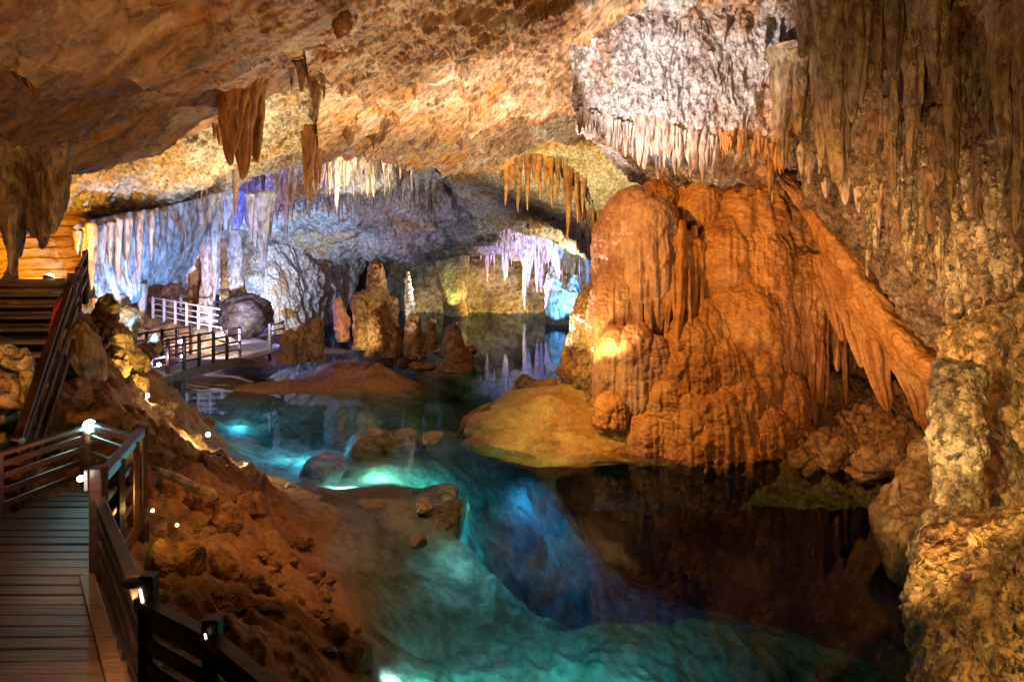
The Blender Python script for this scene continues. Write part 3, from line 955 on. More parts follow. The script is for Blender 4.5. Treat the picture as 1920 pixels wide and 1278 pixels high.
# yellow lit ceiling farther in, sloping down to the back
rock_sheet('cave_ceiling', [
    R((820, 215, 27), (940, 205, 27), (1060, 190, 26), (1180, 180, 24), (1330, 180, 22)),
    R((830, 300, 31), (940, 285, 30), (1060, 250, 29), (1180, 245, 26), (1330, 245, 23)),
    R((850, 345, 34), (950, 330, 33), (1060, 320, 32), (1170, 320, 29), (1330, 320, 25)),
    R((880, 385, 37), (960, 385, 36), (1060, 395, 35), (1160, 400, 32), (1330, 400, 27)),
    R((920, 420, 40), (980, 425, 39), (1060, 455, 38), (1150, 480, 35), (1330, 480, 29)),
    R((940, 390, 44), (1000, 400, 44), (1080, 430, 43), (1160, 460, 40), (1330, 470, 33)),
], 260, 200, [('fbm', 0.5, (0.25, 0.25, 0.3), 3), ('ridge', 0.3, (0.7, 0.7, 1.4), 5, -20), ('billow', 0.2, (1.6, 1.6, 2), 4), ('ridge', 0.1, (3.5, 3.5, 4), 3)], M_CREAM, 4.0)

# grey and violet hanging rock mass over the far water
rock_sheet('cave_ceiling', [
    R((380, 240, 32), (560, 245, 32), (700, 250, 32), (790, 255, 32), (900, 290, 36), (1000, 330, 40), (1160, 380, 43)),
    R((400, 330, 33), (560, 320, 33), (700, 305, 33), (785, 285, 33.5), (870, 330, 37), (980, 380, 41), (1160, 420, 44)),
    R((420, 400, 35), (560, 385, 35), (690, 370, 35), (790, 365, 36), (880, 395, 39), (985, 420, 43), (1160, 450, 46)),
    R((450, 440, 38), (570, 435, 38), (690, 435, 38), (790, 440, 39), (880, 445, 42), (985, 455, 45), (1160, 480, 48)),
    R((480, 470, 41), (590, 468, 41), (700, 478, 41), (790, 485, 42), (880, 468, 45), (985, 475, 47), (1160, 500, 50)),
    R((480, 440, 47), (590, 440, 47), (700, 445, 47), (790, 452, 48), (880, 440, 49), (985, 445, 51), (1160, 470, 53)),
], 380, 230, [('fbm', 1.1, (0.16, 0.16, 0.2), 4), ('strata', 0.35, (0.3, 0.3, 0.8), 1), ('ridge', 0.5, (0.4, 0.4, 0.7), 5, 30), ('shard', 0.4, (0.4, 0.4, 0.6), 1, 20), ('ridge', 0.2, (1.4, 1.4, 1.8), 5)], M_GREY, 5.0)

# dripping ceiling behind the blue curtain, left of centre
rock_sheet('cave_ceiling', [
    R((60, 250, 25), (200, 260, 25), (340, 250, 26), (470, 230, 27), (590, 210, 28), (740, 220, 30)),
    R((70, 380, 25), (200, 370, 25), (340, 340, 26), (470, 300, 27), (590, 270, 28), (740, 270, 30)),
    R((90, 430, 26), (200, 420, 26), (340, 395, 27), (470, 355, 28), (590, 325, 29), (740, 318, 31)),
    R((120, 460, 29), (210, 450, 29), (340, 425, 30), (470, 395, 31), (590, 365, 32), (740, 345, 33)),
    R((120, 430, 34), (210, 420, 34), (340, 400, 35), (470, 370, 36), (590, 340, 37), (740, 320, 38)),
], 300, 160, [('fbm', 0.5, (0.3, 0.3, 0.4), 3), ('ridge', 0.35, (1.2, 1.2, 0.5), 4), ('billow', 0.2, (1.6, 1.6, 0.9), 4), ('fbm', 0.06, (5, 5, 3), 3)], M_PALE, 6.0)

# far back wall down to the water
rock_sheet('cave_wall', [
    R((100, 330, 56), (300, 330, 55), (520, 350, 54), (700, 370, 54), (880, 390, 53), (1060, 400, 52), (1260, 400, 50)),
    R((100, 450, 55), (300, 450, 54), (520, 460, 53), (700, 470, 53), (880, 470, 52), (1060, 480, 51), (1260, 480, 48)),
    R((100, 530, 54), (300, 530, 53), (520, 530, 52.5), (700, 530, 52), (880, 530, 51), (1060, 530, 50), (1260, 530, 47)),
    R((100, 585, 53), (300, 584, 52), (520, 582, 51.5), (700, 582, 51), (880, 583, 50.5), (1060, 584, 49.5), (1260, 590, 46)),
    R((100, 640, 52), (300, 640, 51.5), (520, 640, 51), (700, 640, 50.6), (880, 640, 50), (1060, 640, 49), (1260, 640, 45)),
], 420, 150, [('fbm', 1.4, (0.14, 0.14, 0.1), 3), ('ridge', 0.6, (0.35, 0.35, 0.22), 5), ('fbm', 0.3, (0.9, 0.9, 0.5), 5)], M_FAR, 7.0)

# blue-white lit buttress in the back left, running down to the water
rock_sheet('cave_wall', [
    R((180, 380, 42), (330, 385, 41), (430, 380, 40), (520, 375, 40), (600, 400, 42), (680, 440, 46)),
    R((180, 440, 41), (330, 440, 39), (430, 430, 38), (520, 425, 38.5), (590, 455, 41), (670, 500, 46)),
    R((180, 500, 40), (330, 500, 38), (430, 490, 37), (520, 490, 37.5), (585, 520, 40), (650, 550, 45)),
    R((180, 560, 39), (330, 560, 37), (430, 560, 36), (520, 555, 37), (580, 570, 40), (640, 585, 45)),
    R((180, 640, 38), (330, 640, 36), (430, 640, 35), (520, 630, 36.5), (580, 630, 39.5), (630, 640, 45)),
], 300, 180, [('fbm', 0.8, (0.2, 0.2, 0.15), 3), ('ridge', 0.55, (0.7, 0.7, 0.3), 5, 25), ('fbm', 0.2, (1.6, 1.6, 0.9), 4)], M_PALE, 8.0)

# pale wall above the flowstone: knobbly calcite ending in a curtain
rock_sheet('cave_wall', [
    R((1050, -380, 10.5), (1160, -380, 10.2), (1290, -380, 10), (1420, -380, 9.8), (1560, -380, 9.6)),
    R((1072, -30, 15.2), (1160, -30, 14.8), (1290, -30, 14.4), (1420, -30, 14.2), (1560, -30, 14)),
    R((1068, 70, 15.9), (1165, 70, 15.4), (1290, 70, 15.1), (1420, 70, 14.9), (1570, 70, 14.8)),
    R((1074, 160, 16.4), (1170, 165, 15.9), (1290, 160, 15.5), (1420, 150, 15.3), (1580, 160, 15.2)),
    R((1084, 222, 16.8), (1180, 250, 16.4), (1290, 262, 15.9), (1420, 262, 15.7), (1590, 260, 15.5)),
    R((1098, 215, 18.2), (1200, 300, 17.4), (1290, 330, 16.9), (1430, 335, 16.7), (1600, 340, 16.5)),
    R((1110, 190, 20), (1210, 330, 20), (1290, 360, 19.5), (1430, 365, 19.5), (1610, 365, 19)),
], 380, 360, [('fbm', 0.4, (0.4, 0.4, 0.35), 3), ('ridge', 0.34, (1.4, 1.4, 0.3), 4), ('billow', 0.12, (2.0, 2.0, 1.0), 5), ('cells', 0.05, (4.0, 4.0, 2), 1), ('ridge', 0.05, (6, 6, 3.5), 3)], M_PALE, 9.0)

# dark brown wall on the right, hung with rounded drips
rock_sheet('cave_wall', [
    R((1420, -420, 9.0), (1540, -420, 8.6), (1660, -420, 8), (1780, -420, 7.4), (1900, -420, 6.6), (2150, -420, 5)),
    R((1465, -20, 13.6), (1560, -20, 13), (1670, -20, 12.2), (1790, -20, 11.2), (1900, -20, 10), (2150, -20, 7.4)),
    R((1490, 140, 14.6), (1570, 140, 13.9), (1680, 140, 12.9), (1790, 140, 11.8), (1900, 140, 10.5), (2150, 140, 7.8)),
    R((1500, 270, 15.1), (1580, 290, 14.3), (1690, 290, 13), (1800, 290, 11.9), (1900, 290, 10.6), (2150, 290, 7.9)),
    R((1510, 350, 15.4), (1600, 415, 14.4), (1690, 430, 13.2), (1800, 430, 12), (1900, 430, 10.7), (2150, 430, 8)),
    R((1530, 380, 16.2), (1630, 480, 15), (1700, 545, 13.6), (1800, 560, 12.3), (1900, 545, 11), (2150, 545, 8.2)),
    R((1560, 420, 17), (1670, 560, 15.5), (1730, 640, 14.4), (1800, 670, 12.9), (1900, 650, 11.6), (2150, 640, 8.6)),
    R((1590, 460, 18.5), (1690, 600, 17), (1760, 690, 16), (1830, 700, 14.6), (1920, 680, 13), (2150, 680, 10)),
], 430, 460, [('fbm', 0.55, (0.4, 0.4, 0.3), 3), ('ridge', 0.40, (1.2, 1.2, 0.24), 4), ('billow', 0.14, (2.0, 2.0, 0.7), 5), ('cells', 0.07, (3.2, 3.2, 1.5), 1), ('ridge', 0.05, (5, 5, 2.4), 4)], M_DARK, 10.0)

# shadowed alcove under the flowstone's right shoulder
rock_sheet('cave_wall', [
    R((1120, 420, 23.0), (1380, 420, 19.7), (1500, 440, 18.6), (1620, 500, 18.3), (1740, 580, 17.6), (1860, 600, 16.5), (2100, 600, 14)),
    R((1120, 560, 22.5), (1380, 560, 19.2), (1500, 580, 18.2), (1620, 620, 18), (1740, 670, 17.2), (1860, 690, 16), (2100, 690, 13)),
    R((1120, 700, 21.3), (1380, 700, 18.0), (1500, 710, 17.2), (1620, 730, 17.2), (1740, 760, 16.4), (1860, 770, 15), (2100, 770, 12)),
    R((1120, 800, 20.1), (1380, 800, 16.8), (1500, 800, 15.8), (1620, 815, 15.6), (1740, 830, 14.8), (1860, 850, 13.6), (2100, 850, 11)),
    R((1120, 870, 19.1), (1380, 870, 15.8), (1500, 868, 14.7), (1620, 872, 14.1), (1740, 905, 13), (1860, 930, 12), (2100, 930, 10)),
    R((1120, 960, 18.4), (1380, 960, 15.1), (1500, 960, 14), (1620, 960, 13.2), (1740, 990, 12), (1860, 1000, 11), (2100, 1000, 9)),
], 240, 260, [('fbm', 0.6, (0.35, 0.35, 0.3), 3), ('ridge', 0.35, (1.0, 1.0, 0.6), 5), ('billow', 0.2, (2.2, 2.2, 2), 4), ('fbm', 0.06, (7, 7, 7), 3)], M_BANK, 11.0)

# right-hand wall behind and beside the column
rock_sheet('cave_wall', [
    R((1770, 640, 12.6), (1820, 600, 11.6), (1880, 570, 10.4), (1960, 560, 9.2), (2150, 560, 7.4)),
    R((1775, 720, 12.0), (1830, 700, 11.0), (1890, 690, 9.8), (1970, 690, 8.6), (2150, 690, 7)),
    R((1785, 800, 11.6), (1835, 790, 10.6), (1895, 790, 9.4), (1975, 790, 8.3), (2150, 790, 6.8)),
    R((1790, 880, 11.2), (1840, 880, 10.2), (1900, 880, 9.0), (1980, 880, 8.0), (2150, 880, 6.5)),
    R((1800, 960, 10.6), (1850, 960, 9.6), (1905, 960, 8.5), (1980, 960, 7.5), (2150, 960, 6)),
    R((1800, 1060, 10), (1850, 1060, 9), (1910, 1060, 8), (1980, 1060, 7), (2150, 1060, 5.6)),
], 200, 240, [('fbm', 0.4, (0.5, 0.5, 0.5), 3), ('ridge', 0.2, (1.5, 1.5, 0.9), 4, -30), ('cells', 0.09, (3.2, 3.2, 2.6), 1), ('ridge', 0.06, (5, 5, 5), 4)], M_GOLD, 12.0)

# golden foreground rock, lower right
rock_sheet('cave_wall', [
    R((1850, 1010, 9.4), (1868, 985, 8.8), (1890, 970, 8.2), (1920, 960, 7.6), (1990, 950, 7), (2200, 940, 6)),
    R((1755, 990, 8.8), (1790, 980, 8.0), (1840, 990, 7.3), (1905, 985, 6.8), (1990, 980, 6.2), (2200, 970, 5.4)),
    R((1738, 1060, 8.0), (1765, 1050, 7.3), (1825, 1055, 6.7), (1900, 1050, 6.2), (1990, 1050, 5.7), (2200, 1040, 5)),
    R((1716, 1150, 7.4), (1745, 1140, 6.7), (1810, 1140, 6.1), (1895, 1140, 5.7), (1990, 1140, 5.2), (2200, 1140, 4.6)),
    R((1712, 1230, 7.0), (1742, 1225, 6.2), (1810, 1225, 5.6), (1895, 1225, 5.2), (1990, 1225, 4.8), (2200, 1225, 4.2)),
    R((1704, 1320, 6.6), (1735, 1320, 5.9), (1810, 1320, 5.2), (1895, 1320, 4.8), (1990, 1320, 4.4), (2200, 1320, 4)),
    R((1680, 1500, 6.0), (1720, 1500, 5.2), (1810, 1500, 4.6), (1895, 1500, 4.2), (1990, 1500, 3.9), (2200, 1500, 3.5)),
], 330, 380, [('fbm', 0.22, (0.8, 0.8, 0.8), 3), ('ridge', 0.11, (2.2, 2.2, 1.6), 5, -28), ('cells', 0.045, (5.5, 5.5, 4), 1), ('ridge', 0.03, (10, 10, 8), 3)], M_GOLD, 13.0)

# closing rock around the left: behind the stair and beyond
rock_sheet('cave_wall', [
    R((-420, 250, 12), (-200, 260, 14), (-40, 280, 16.5), (80, 290, 18), (190, 330, 19.5), (260, 360, 23)),
    R((-420, 380, 11.5), (-200, 390, 13.6), (-40, 400, 16), (80, 410, 17.4), (180, 440, 18.8), (250, 480, 22)),
    R((-420, 480, 11.5), (-200, 480, 13.5), (-40, 480, 15.8), (80, 480, 17), (165, 500, 18.2), (235, 530, 21)),
    R((-420, 560, 11), (-200, 560, 13), (-40, 560, 15.4), (80, 560, 16.6), (160, 570, 17.6), (225, 590, 20)),
    R((-420, 700, 10), (-200, 700, 12), (-40, 690, 14), (80, 690, 15), (160, 690, 16), (220, 690, 18)),
], 240, 200, [('fbm', 0.25, (0.4, 0.4, 0.3), 3), ('strata', 0.10, (0.02, 0.02, 3.4), 1), ('fbm', 0.06, (1.6, 1.6, 5), 4), ('fbm', 0.03, (7, 7, 9), 3)], M_AMBER_WALL, 14.0)

# ------------------------------------------------------------------ the great orange flowstone
def lobe_mesh(name, cx, y0, y1, hw, Yc, seed, flute=0.10, dome=0.30, deep=0.9, taper=0.12, lean=0.0, nr=64, na=84, ragged=0.14, ripple=0.035, nfl=11):
    """a hanging bell of flowstone: domed top, fluted skirt, ragged bottom edge"""
    t = np.linspace(0, 1, nr)[:, None]
    ang = np.linspace(0, 2 * math.pi, na, endpoint=False)[None, :]
    s = Yc / FP
    Rw = hw * s
    top = np.array(W(cx, y0, Yc))
    H = (y1 - y0) * s
    dm = dome
    prof = np.where(t < dm, np.sqrt(np.clip(1 - (1 - t / dm) ** 2, 0, 1)), 1 + 0.06 * np.sin((t - dm) / (1 - dm) * 3.0) - taper * ((t - dm) / (1 - dm)) ** 1.5)
    prof = np.where(t > 0.96, prof * (1 - (t - 0.96) / 0.04 * 0.45), prof)
    ux, uy = np.cos(ang), np.sin(ang)
    z = top[2] - H * t + 0 * ang
    X = top[0] + lean * s * t + Rw * prof * ux
    Y = top[1] + Rw * deep * prof * uy + Rw * deep * 0.55
    V = np.stack([X, Y, z], -1)
    N = grid_normals(V, True)
    out = V - np.array([top[0], top[1] + Rw * deep * 0.55, 0])
    out[..., 2] = 0
    if np.mean(np.sum(N * out, -1)) < 0:
        N = -N
    w = np.clip((t - dm * 0.55) / 0.3, 0, 1)
    arcx = np.stack([ux * nfl / 6.0 + 0 * t, uy * nfl / 6.0 + 0 * t, z * 0.22], -1) + seed * 4.1
    fl = fbm(arcx, 3, 0.5, 'ridge')
    h = flute * 1.7 * min(Rw, 0.9) * w * fl
    tiers = max(1.5, H / 0.75)
    tau = tiers * t + 0.9 * fbm(np.stack([ux * 1.3 + 0 * t, uy * 1.3 + 0 * t, 0 * t + 0 * ang + seed * 3.1], -1), 3)
    fr_ = tau - np.floor(tau)
    h = h + 0.075 * min(Rw, 0.8) * (np.where(fr_ < 0.86, fr_ / 0.86, (1 - fr_) / 0.14) - 0.5) * np.clip(t / 0.25, 0, 1)
    rill = fbm(np.stack([ux * nfl / 2.6 + 0 * t, uy * nfl / 2.6 + 0 * t, z * 0.35], -1) + seed * 2.3, 2, 0.5, 'ridge')
    h = h + 0.10 * min(Rw, 0.7) * rill * np.clip(t / 0.3, 0.15, 1)
    P = V + seed
    h = h + 0.20 * Rw * fbm(P * np.array([0.9, 0.9, 0.7]) / max(Rw, 0.2), 3)
    h = h + ripple * fbm(warp(P, 0.1, 3) * np.array([3.5, 3.5, 13.0]), 3, 0.5, 'ridge') * (1 - 0.6 * w)
    f1, f2 = worley(warp(P, 0.1, 2.5) * np.array([2.6, 2.6, 1.7]))
    h = h + 0.08 * (np.minimum(f2 - f1, 0.5) - 0.25) * np.clip(Rw / 0.8, 0.2, 1.2)
    h = h + 0.04 * fbm(warp(P, 0.12, 2.0) * np.array([4.5, 4.5, 2.6]), 4, 0.6, 'ridge') + 0.022 * fbm(P * np.array([12, 12, 8]), 3, 0.6, 'ridge')
    V = V + N * h[..., None]
    # ragged hem
    hem = ragged * H * fbm(np.stack([ux * nfl / 5 + 0 * t, uy * nfl / 5 + 0 * t, 0 * t + seed + 0 * ang], -1), 3)
    V[..., 2] += hem * np.clip((t - 0.5) / 0.5, 0, 1) ** 2
    V[-1] = V[-1].mean(0) + np.array([0, 0, 0.06 * H])
    return grid_mesh(name, V, wrap=True)


FLOW = thing('flowstone_mound', 'huge orange flowstone mound of stacked domes and fluted drapes rising from the lake', 'flowstone', W(1330, 850, 15.0))
core = [  # (cx, y, Y, half width)
    (1330, 345, 18.6, 10), (1335, 365, 18.6, 100), (1345, 410, 18.6, 150), (1355, 480, 18.5, 185), (1350, 560, 18.4, 205),
    (1345, 640, 18.2, 200), (1320, 720, 17.9, 180), (1330, 800, 17.6, 180), (1340, 840, 17.4, 180), (1340, 860, 17.4, 20)]
link('body', loft_mesh('body', core, 2.0, [('ridge', 0.22, (1.2, 1.2, 0.35), 4), ('fbm', 0.08, (3, 3, 3), 4)], 70, 110, 0.5), M_FLOW, FLOW)
lobes = [
    # cx, y0, y1, hw, Y, mat, flute, dome, taper, label
    (1240, 332, 440, 40, 15.9, 0, .05, .45, .1, None), (1205, 352, 560, 58, 15.7, 1, .10, .22, .3, None), (1165, 390, 620, 44, 15.9, 1, .10, .25, .3, None),
    (1325, 330, 420, 36, 15.6, 0, .05, .5, .3, None), (1290, 345, 430, 30, 15.9, 0, .05, .5, .3, None),
    (1228, 372, 650, 42, 15.0, 1, .16, .12, .45, 'tall fluted rose-brown drape'), (1272, 430, 655, 30, 15.0, 0, .22, .10, .35, None), (1300, 445, 640, 24, 15.1, 0, .24, .10, .4, None), (1318, 450, 600, 18, 15.2, 1, .24, .10, .4, None),
    (1420, 320, 600, 78, 15.4, 0, .07, .30, .05, None), (1490, 335, 620, 72, 15.7, 0, .08, .30, .0, None), (1545, 400, 640, 52, 15.9, 0, .12, .30, .3, None),
    (1375, 400, 640, 56, 15.1, 0, .07, .35, .05, None), (1440, 420, 640, 52, 14.9, 0, .07, .40, .1, None), (1500, 450, 700, 46, 15.1, 0, .12, .35, .35, None), (1585, 520, 700, 32, 16.2, 0, .2, .2, .5, None),
    (1400, 530, 720, 74, 14.6, 0, .06, .40, .1, None), (1340, 560, 740, 54, 14.6, 0, .06, .45, .1, None), (1460, 545, 760, 38, 14.7, 0, .14, .3, .3, None), (1515, 580, 810, 26, 14.9, 0, .2, .18, .3, None),
    (1300, 590, 760, 50, 14.4, 0, .06, .45, .15, None), (1365, 630, 780, 48, 14.2, 0, .07, .45, .15, None), (1425, 650, 800, 40, 14.3, 0, .12, .35, .3, None), (1270, 645, 800, 46, 14.2, 0, .06, .45, .1, None),
    (1320, 655, 790, 42, 14.1, 0, .08, .45, .2, None), (1480, 700, 840, 38, 14.3, 0, .14, .3, .3, None), (1395, 700, 845, 40, 14.0, 0, .14, .3, .25, None),
    (1300, 730, 850, 60, 13.9, 0, .10, .45, .0, None), (1350, 725, 865, 62, 13.8, 0, .14, .40, .0, None), (1250, 710, 830, 36, 14.0, 0, .08, .45, .1, None), (1440, 760, 868, 44, 13.9, 0, .14, .35, .1, None),
    (1500, 790, 872, 34, 14.2, 0, .14, .35, .2, None), (1395, 800, 872, 40, 13.7, 0, .12, .4, .0, None),
    (1160, 510, 700, 46, 15.3, 1, .12, .3, .2, None), (1120, 540, 720, 44, 15.9, 2, .10, .35, .0, 'golden left flank'), (1195, 600, 700, 40, 15.0, 1, .10, .4, .2, None),
    (1160, 612, 768, 34, 14.5, 3, .12, .3, -.05, 'dusky rose swollen drape'), (1196, 610, 772, 34, 14.3, 3, .12, .3, -.05, 'dusky rose swollen drape'), (1230, 630, 740, 30, 14.3, 3, .12, .35, .1, None), (1150, 735, 800, 30, 14.2, 0, .06, .5, .0, None),
    (1095, 610, 720, 22, 16.0, 2, .10, .35, .0, None), (1132, 430, 560, 18, 16.4, 1, .1, .2, .3, None), (1180, 690, 800, 44, 14.6, 1, .1, .4, 0, None), (1225, 760, 835, 44, 14.1, 0, .08, .5, .0, None),
    (1560, 700, 850, 30, 15.2, 4, .16, .25, .2, None), (1535, 760, 866, 34, 14.6, 4, .12, .35, .2, None),
]
mats = [M_FLOW, M_ROSE, M_GOLD, M_ROSE, M_BANK]
for i, (cx, y0, y1, hw, Yc, mi, fl, dm, tp, lab) in enumerate(lobes):
    big = hw > 40
    if y1 > 820:
        y1 += 14
    lo = link('flowstone_lobe', lobe_mesh('flowstone_lobe', cx, y0, y1, hw, Yc + 1.1, i * 1.37 + 1, fl, dm, 0.9, tp, nr=150 if big else 100, na=170 if big else 120), mats[mi], FLOW)
    if lab:
        lo['label'] = lab

rs = random.Random(77)
for i, (x, y0, y1, hw, Y) in enumerate(((1252, 425, 648, 9, 15.6), (1264, 440, 655, 8, 15.4), (1276, 430, 660, 10, 15.3), (1290, 445, 640, 8, 15.4), (1302, 450, 652, 9, 15.5), (1313, 455, 625, 7, 15.6), (1324, 460, 610, 8, 15.8), (1334, 470, 585, 7, 16.0), (1215, 560, 665, 9, 15.4), (1200, 545, 640, 8, 15.5),
                                        (1538, 590, 735, 9, 15.6), (1552, 600, 760, 8, 15.7), (1570, 560, 690, 9, 15.9), (1585, 590, 760, 8, 16.0), (1498, 660, 800, 8, 15.3), (1478, 640, 770, 8, 15.2), (1520, 620, 790, 9, 15.4), (1436, 640, 760, 8, 15.0), (1412, 700, 800, 9, 14.9), (1348, 600, 690, 8, 15.3), (1446, 300, 372, 9, 15.4), (1440, 470, 560, 7, 15.4))):
    link('drip_rib', drip_mesh('drip_rib', W(x, y0 - rs.uniform(0, 30), Y + .75), W(x + rs.uniform(-3, 3), y1 + rs.uniform(-15, 15), Y - .05), hw * rs.uniform(.55, 1.15) * Y / FP, 71 + i * 2.1, 44, 20, 0.4, 4, 0.4, 0.26, 0.04), M_ROSE if x < 1240 or x == 1446 else M_FLOW, FLOW)

# right shoulder: a hanging sheet falling from the mound towards the column
sh = thing('flowstone_drape', 'long orange drape sloping from the mound down to the right column, ragged sheets under it', 'flowstone', W(1600, 480, 15))
rock_sheet('drape_sheet', [
    R((1440, 300, 17.2), (1490, 322, 17.0), (1560, 400, 16.4), (1640, 500, 15.6), (1720, 620, 14.6), (1790, 690, 13.8)),
    R((1450, 318, 15.9), (1495, 342, 15.7), (1560, 420, 15.3), (1632, 520, 14.7), (1710, 640, 13.8), (1785, 700, 13.0)),
    R((1470, 350, 15.4), (1510, 385, 15.3), (1565, 465, 15.0), (1625, 560, 14.5), (1700, 665, 13.7), (1775, 712, 13.0)),
    R((1500, 400, 15.5), (1530, 440, 15.5), (1570, 520, 15.3), (1620, 600, 14.9), (1690, 690, 14.2), (1770, 730, 13.4)),
], 260, 120, [('fbm', 0.25, (0.5, 0.5, 0.5), 3), ('ridge', 0.10, (2.2, 2.2, 0.7), 4, 42), ('fbm', 0.035, (6, 6, 6), 3)], M_FLOW, 15.0, sh, None)
for i, (x, y0, y1, hw, Y) in enumerate(((1600, 560, 690, 30, 15.2), (1648, 590, 772, 40, 14.7), (1712, 650, 800, 34, 14.2), (1745, 690, 870, 30, 13.9), (1568, 560, 640, 22, 15.4), (1680, 660, 730, 18, 14.4))):
    link('hanging_sheet', drip_mesh('hanging_sheet', W(x - 30, y0 - 75, Y + .7), W(x + 14, y1, Y), hw * Y / FP, 31 + i * 1.9, 60, 44, 0.6, 7, 0.55, 0.22, 0.05, 0.5), M_FLOW, sh)

# low rounded ledge at the foot of the mound, and the rock block on it
lg = thing('rounded_ledge', 'low smooth mustard ledge of rock at the water in front of the orange mound', 'rock ledge', W(1070, 835, 15.5))
for i, (x, y, Y, hw, up, nm) in enumerate(((1065, 830, 16.3, 150, 60, 'ledge'), (1165, 838, 15.8, 95, 52, 'ledge'), (1000, 822, 16.3, 110, 44, 'ledge'), (930, 815, 17.0, 60, 30, 'ledge'), (1080, 836, 15.7, 170, 26, 'ledge'), (1230, 845, 15.2, 70, 34, 'ledge'))):
    s = Y / FP
    c = W(x, y, Y)
    me = boulder_mesh(nm, (c[0], c[1] + hw * s * 0.5, -0.25), (hw * s * 1.05, hw * s * 0.75, up * s * 1.15 + 0.25), 51 + i, 90, 130, 0, 0.085, floor=-0.22)
    link(nm, me, M_MUSTARD if i in (0, 1, 2, 4) else M_BANK, lg)
for i, (x, y, Y, rx, rz, lab) in enumerate(((1085, 690, 17.2, 52, 44, 'craggy mustard boulder sitting on the ledge left of the rose drapes'), (1025, 728, 17.8, 30, 20, 'low brown rock on the far end of the mustard ledge'), (985, 722, 18.4, 26, 20, 'dark rock at the far tip of the mustard ledge by the water'), (1122, 735, 16.4, 36, 30, 'small brown rock wedged against the foot of the rose drapes'))):
    s = Y / FP
    link('boulder', boulder_mesh('boulder', W(x, y, Y), (rx * s, rx * s * 0.8, rz * s), 71 + i * 3, 54, 70, 12, 0.09, floor=-0.4), M_BANK if i else M_GOLD)
    tag(C.objects[-1], lab, 'boulder')

# ------------------------------------------------------------------ stalactites
def cluster(label, drips, mat, seed=1.0, name='stalactite_cluster', cat='stalactites', fringe=None, flat=1.0, group=None, snap=3.0, lean=0.0, **kw):
    """drips: (x, y top, y tip, half width px, Y); fringe: (x0, y0, x1, y1, Y0, Y1, count, min len, max len, half width px) as one joined part"""
    xs = [d[0] for d in drips] or [fringe[0]]
    t = thing(name, label, cat, W(drips[0][0], drips[0][1], drips[0][4]) if drips else W(fringe[0], fringe[1], fringe[4]), group)
    for i, (x, y0, y1, hw, Y) in enumerate(drips):
        Y = sheet_hit(x, max(y0, -40), Y, snap) - 0.25 * hw * Y / FP
        y0 = y0 - 0.10 * (y1 - y0)
        k = dict(p=0.8, flutes=5, fl=0.22, knob=0.16, wander=0.03, flat=flat, flare=0.7)
        k.update(kw)
        rs = random.Random(seed * 100 + i)
        link('stalactite', drip_mesh('stalactite', W(x, y0, Y + lean * hw * Y / FP), W(x + rs.uniform(-.4, .4) * hw, y1, Y), hw * Y / FP, seed * 10 + i * 1.7, 40 if y1 - y0 > 70 else 26, 26 if hw > 11 else 16, **k), mat, t)
    if fringe:
        for fx in (fringe if isinstance(fringe, list) else [fringe]):
            x0, ya, x1, yb, Ya, Yb, n, l0, l1, hw = fx
            rs = random.Random(int(seed * 37) + 5)
            Vs, Fs, off = [], [], 0
            for i in range(n):
                f = (i + rs.random()) / n
                x, y, Y = x0 + (x1 - x0) * f, ya + (yb - ya) * f + rs.uniform(-8, 4), Ya + (Yb - Ya) * f
                Y = sheet_hit(x, y - 14, Y, snap) - 0.02 + rs.uniform(-.1, .05)
                l = l0 + (l1 - l0) * rs.random() ** 2.2
                me = drip_mesh('tmp', W(x, y - 16, Y), W(x + rs.uniform(-2, 2), y + l, Y), hw * rs.uniform(.6, 1.3) * Y / FP, seed + i * 1.13, 16, 9, rs.uniform(.6, 1.1), 3, .2, .2, .05, flare=0.7)
                n_v = len(me.vertices)
                co = np.empty(n_v * 3, np.float32)
                me.vertices.foreach_get('co', co)
                qi = np.empty(len(me.loops), np.int32)
                me.loops.foreach_get('vertex_index', qi)
                Vs.append(co.reshape(-1, 3))
                Fs.append(qi.reshape(-1, 4) + off)
                off += n_v
                bpy.data.meshes.remove(me)
            V_, F_ = np.concatenate(Vs), np.concatenate(Fs)
            me = bpy.data.meshes.new('stalactite_fringe')
            me.vertices.add(len(V_))
            me.vertices.foreach_set('co', V_.reshape(-1))
            me.loops.add(F_.size)
            me.loops.foreach_set('vertex_index', F_.reshape(-1).astype(np.int32))
            me.polygons.add(len(F_))
            me.polygons.foreach_set('loop_start', np.arange(0, F_.size, 4, dtype=np.int32))
            me.polygons.foreach_set('use_smooth', np.ones(len(F_), bool))
            me.update(calc_edges=True)
            link('stalactite_fringe', me, mat, t, 'stuff')
    return t


def row(x0, y0, x1, y1, Y0, Y1, n, l0, l1, w0, w1, seed):
    rs = random.Random(seed)
    out = []
    for i in range(n):
        f = (i + 0.5 + rs.uniform(-.4, .4)) / n
        out.append((x0 + (x1 - x0) * f, y0 + (y1 - y0) * f - 26, y0 + (y1 - y0) * f + l0 + (l1 - l0) * rs.random() ** 1.5, rs.uniform(w0, w1), Y0 + (Y1 - Y0) * f + rs.uniform(-.4, .2)))
    return out


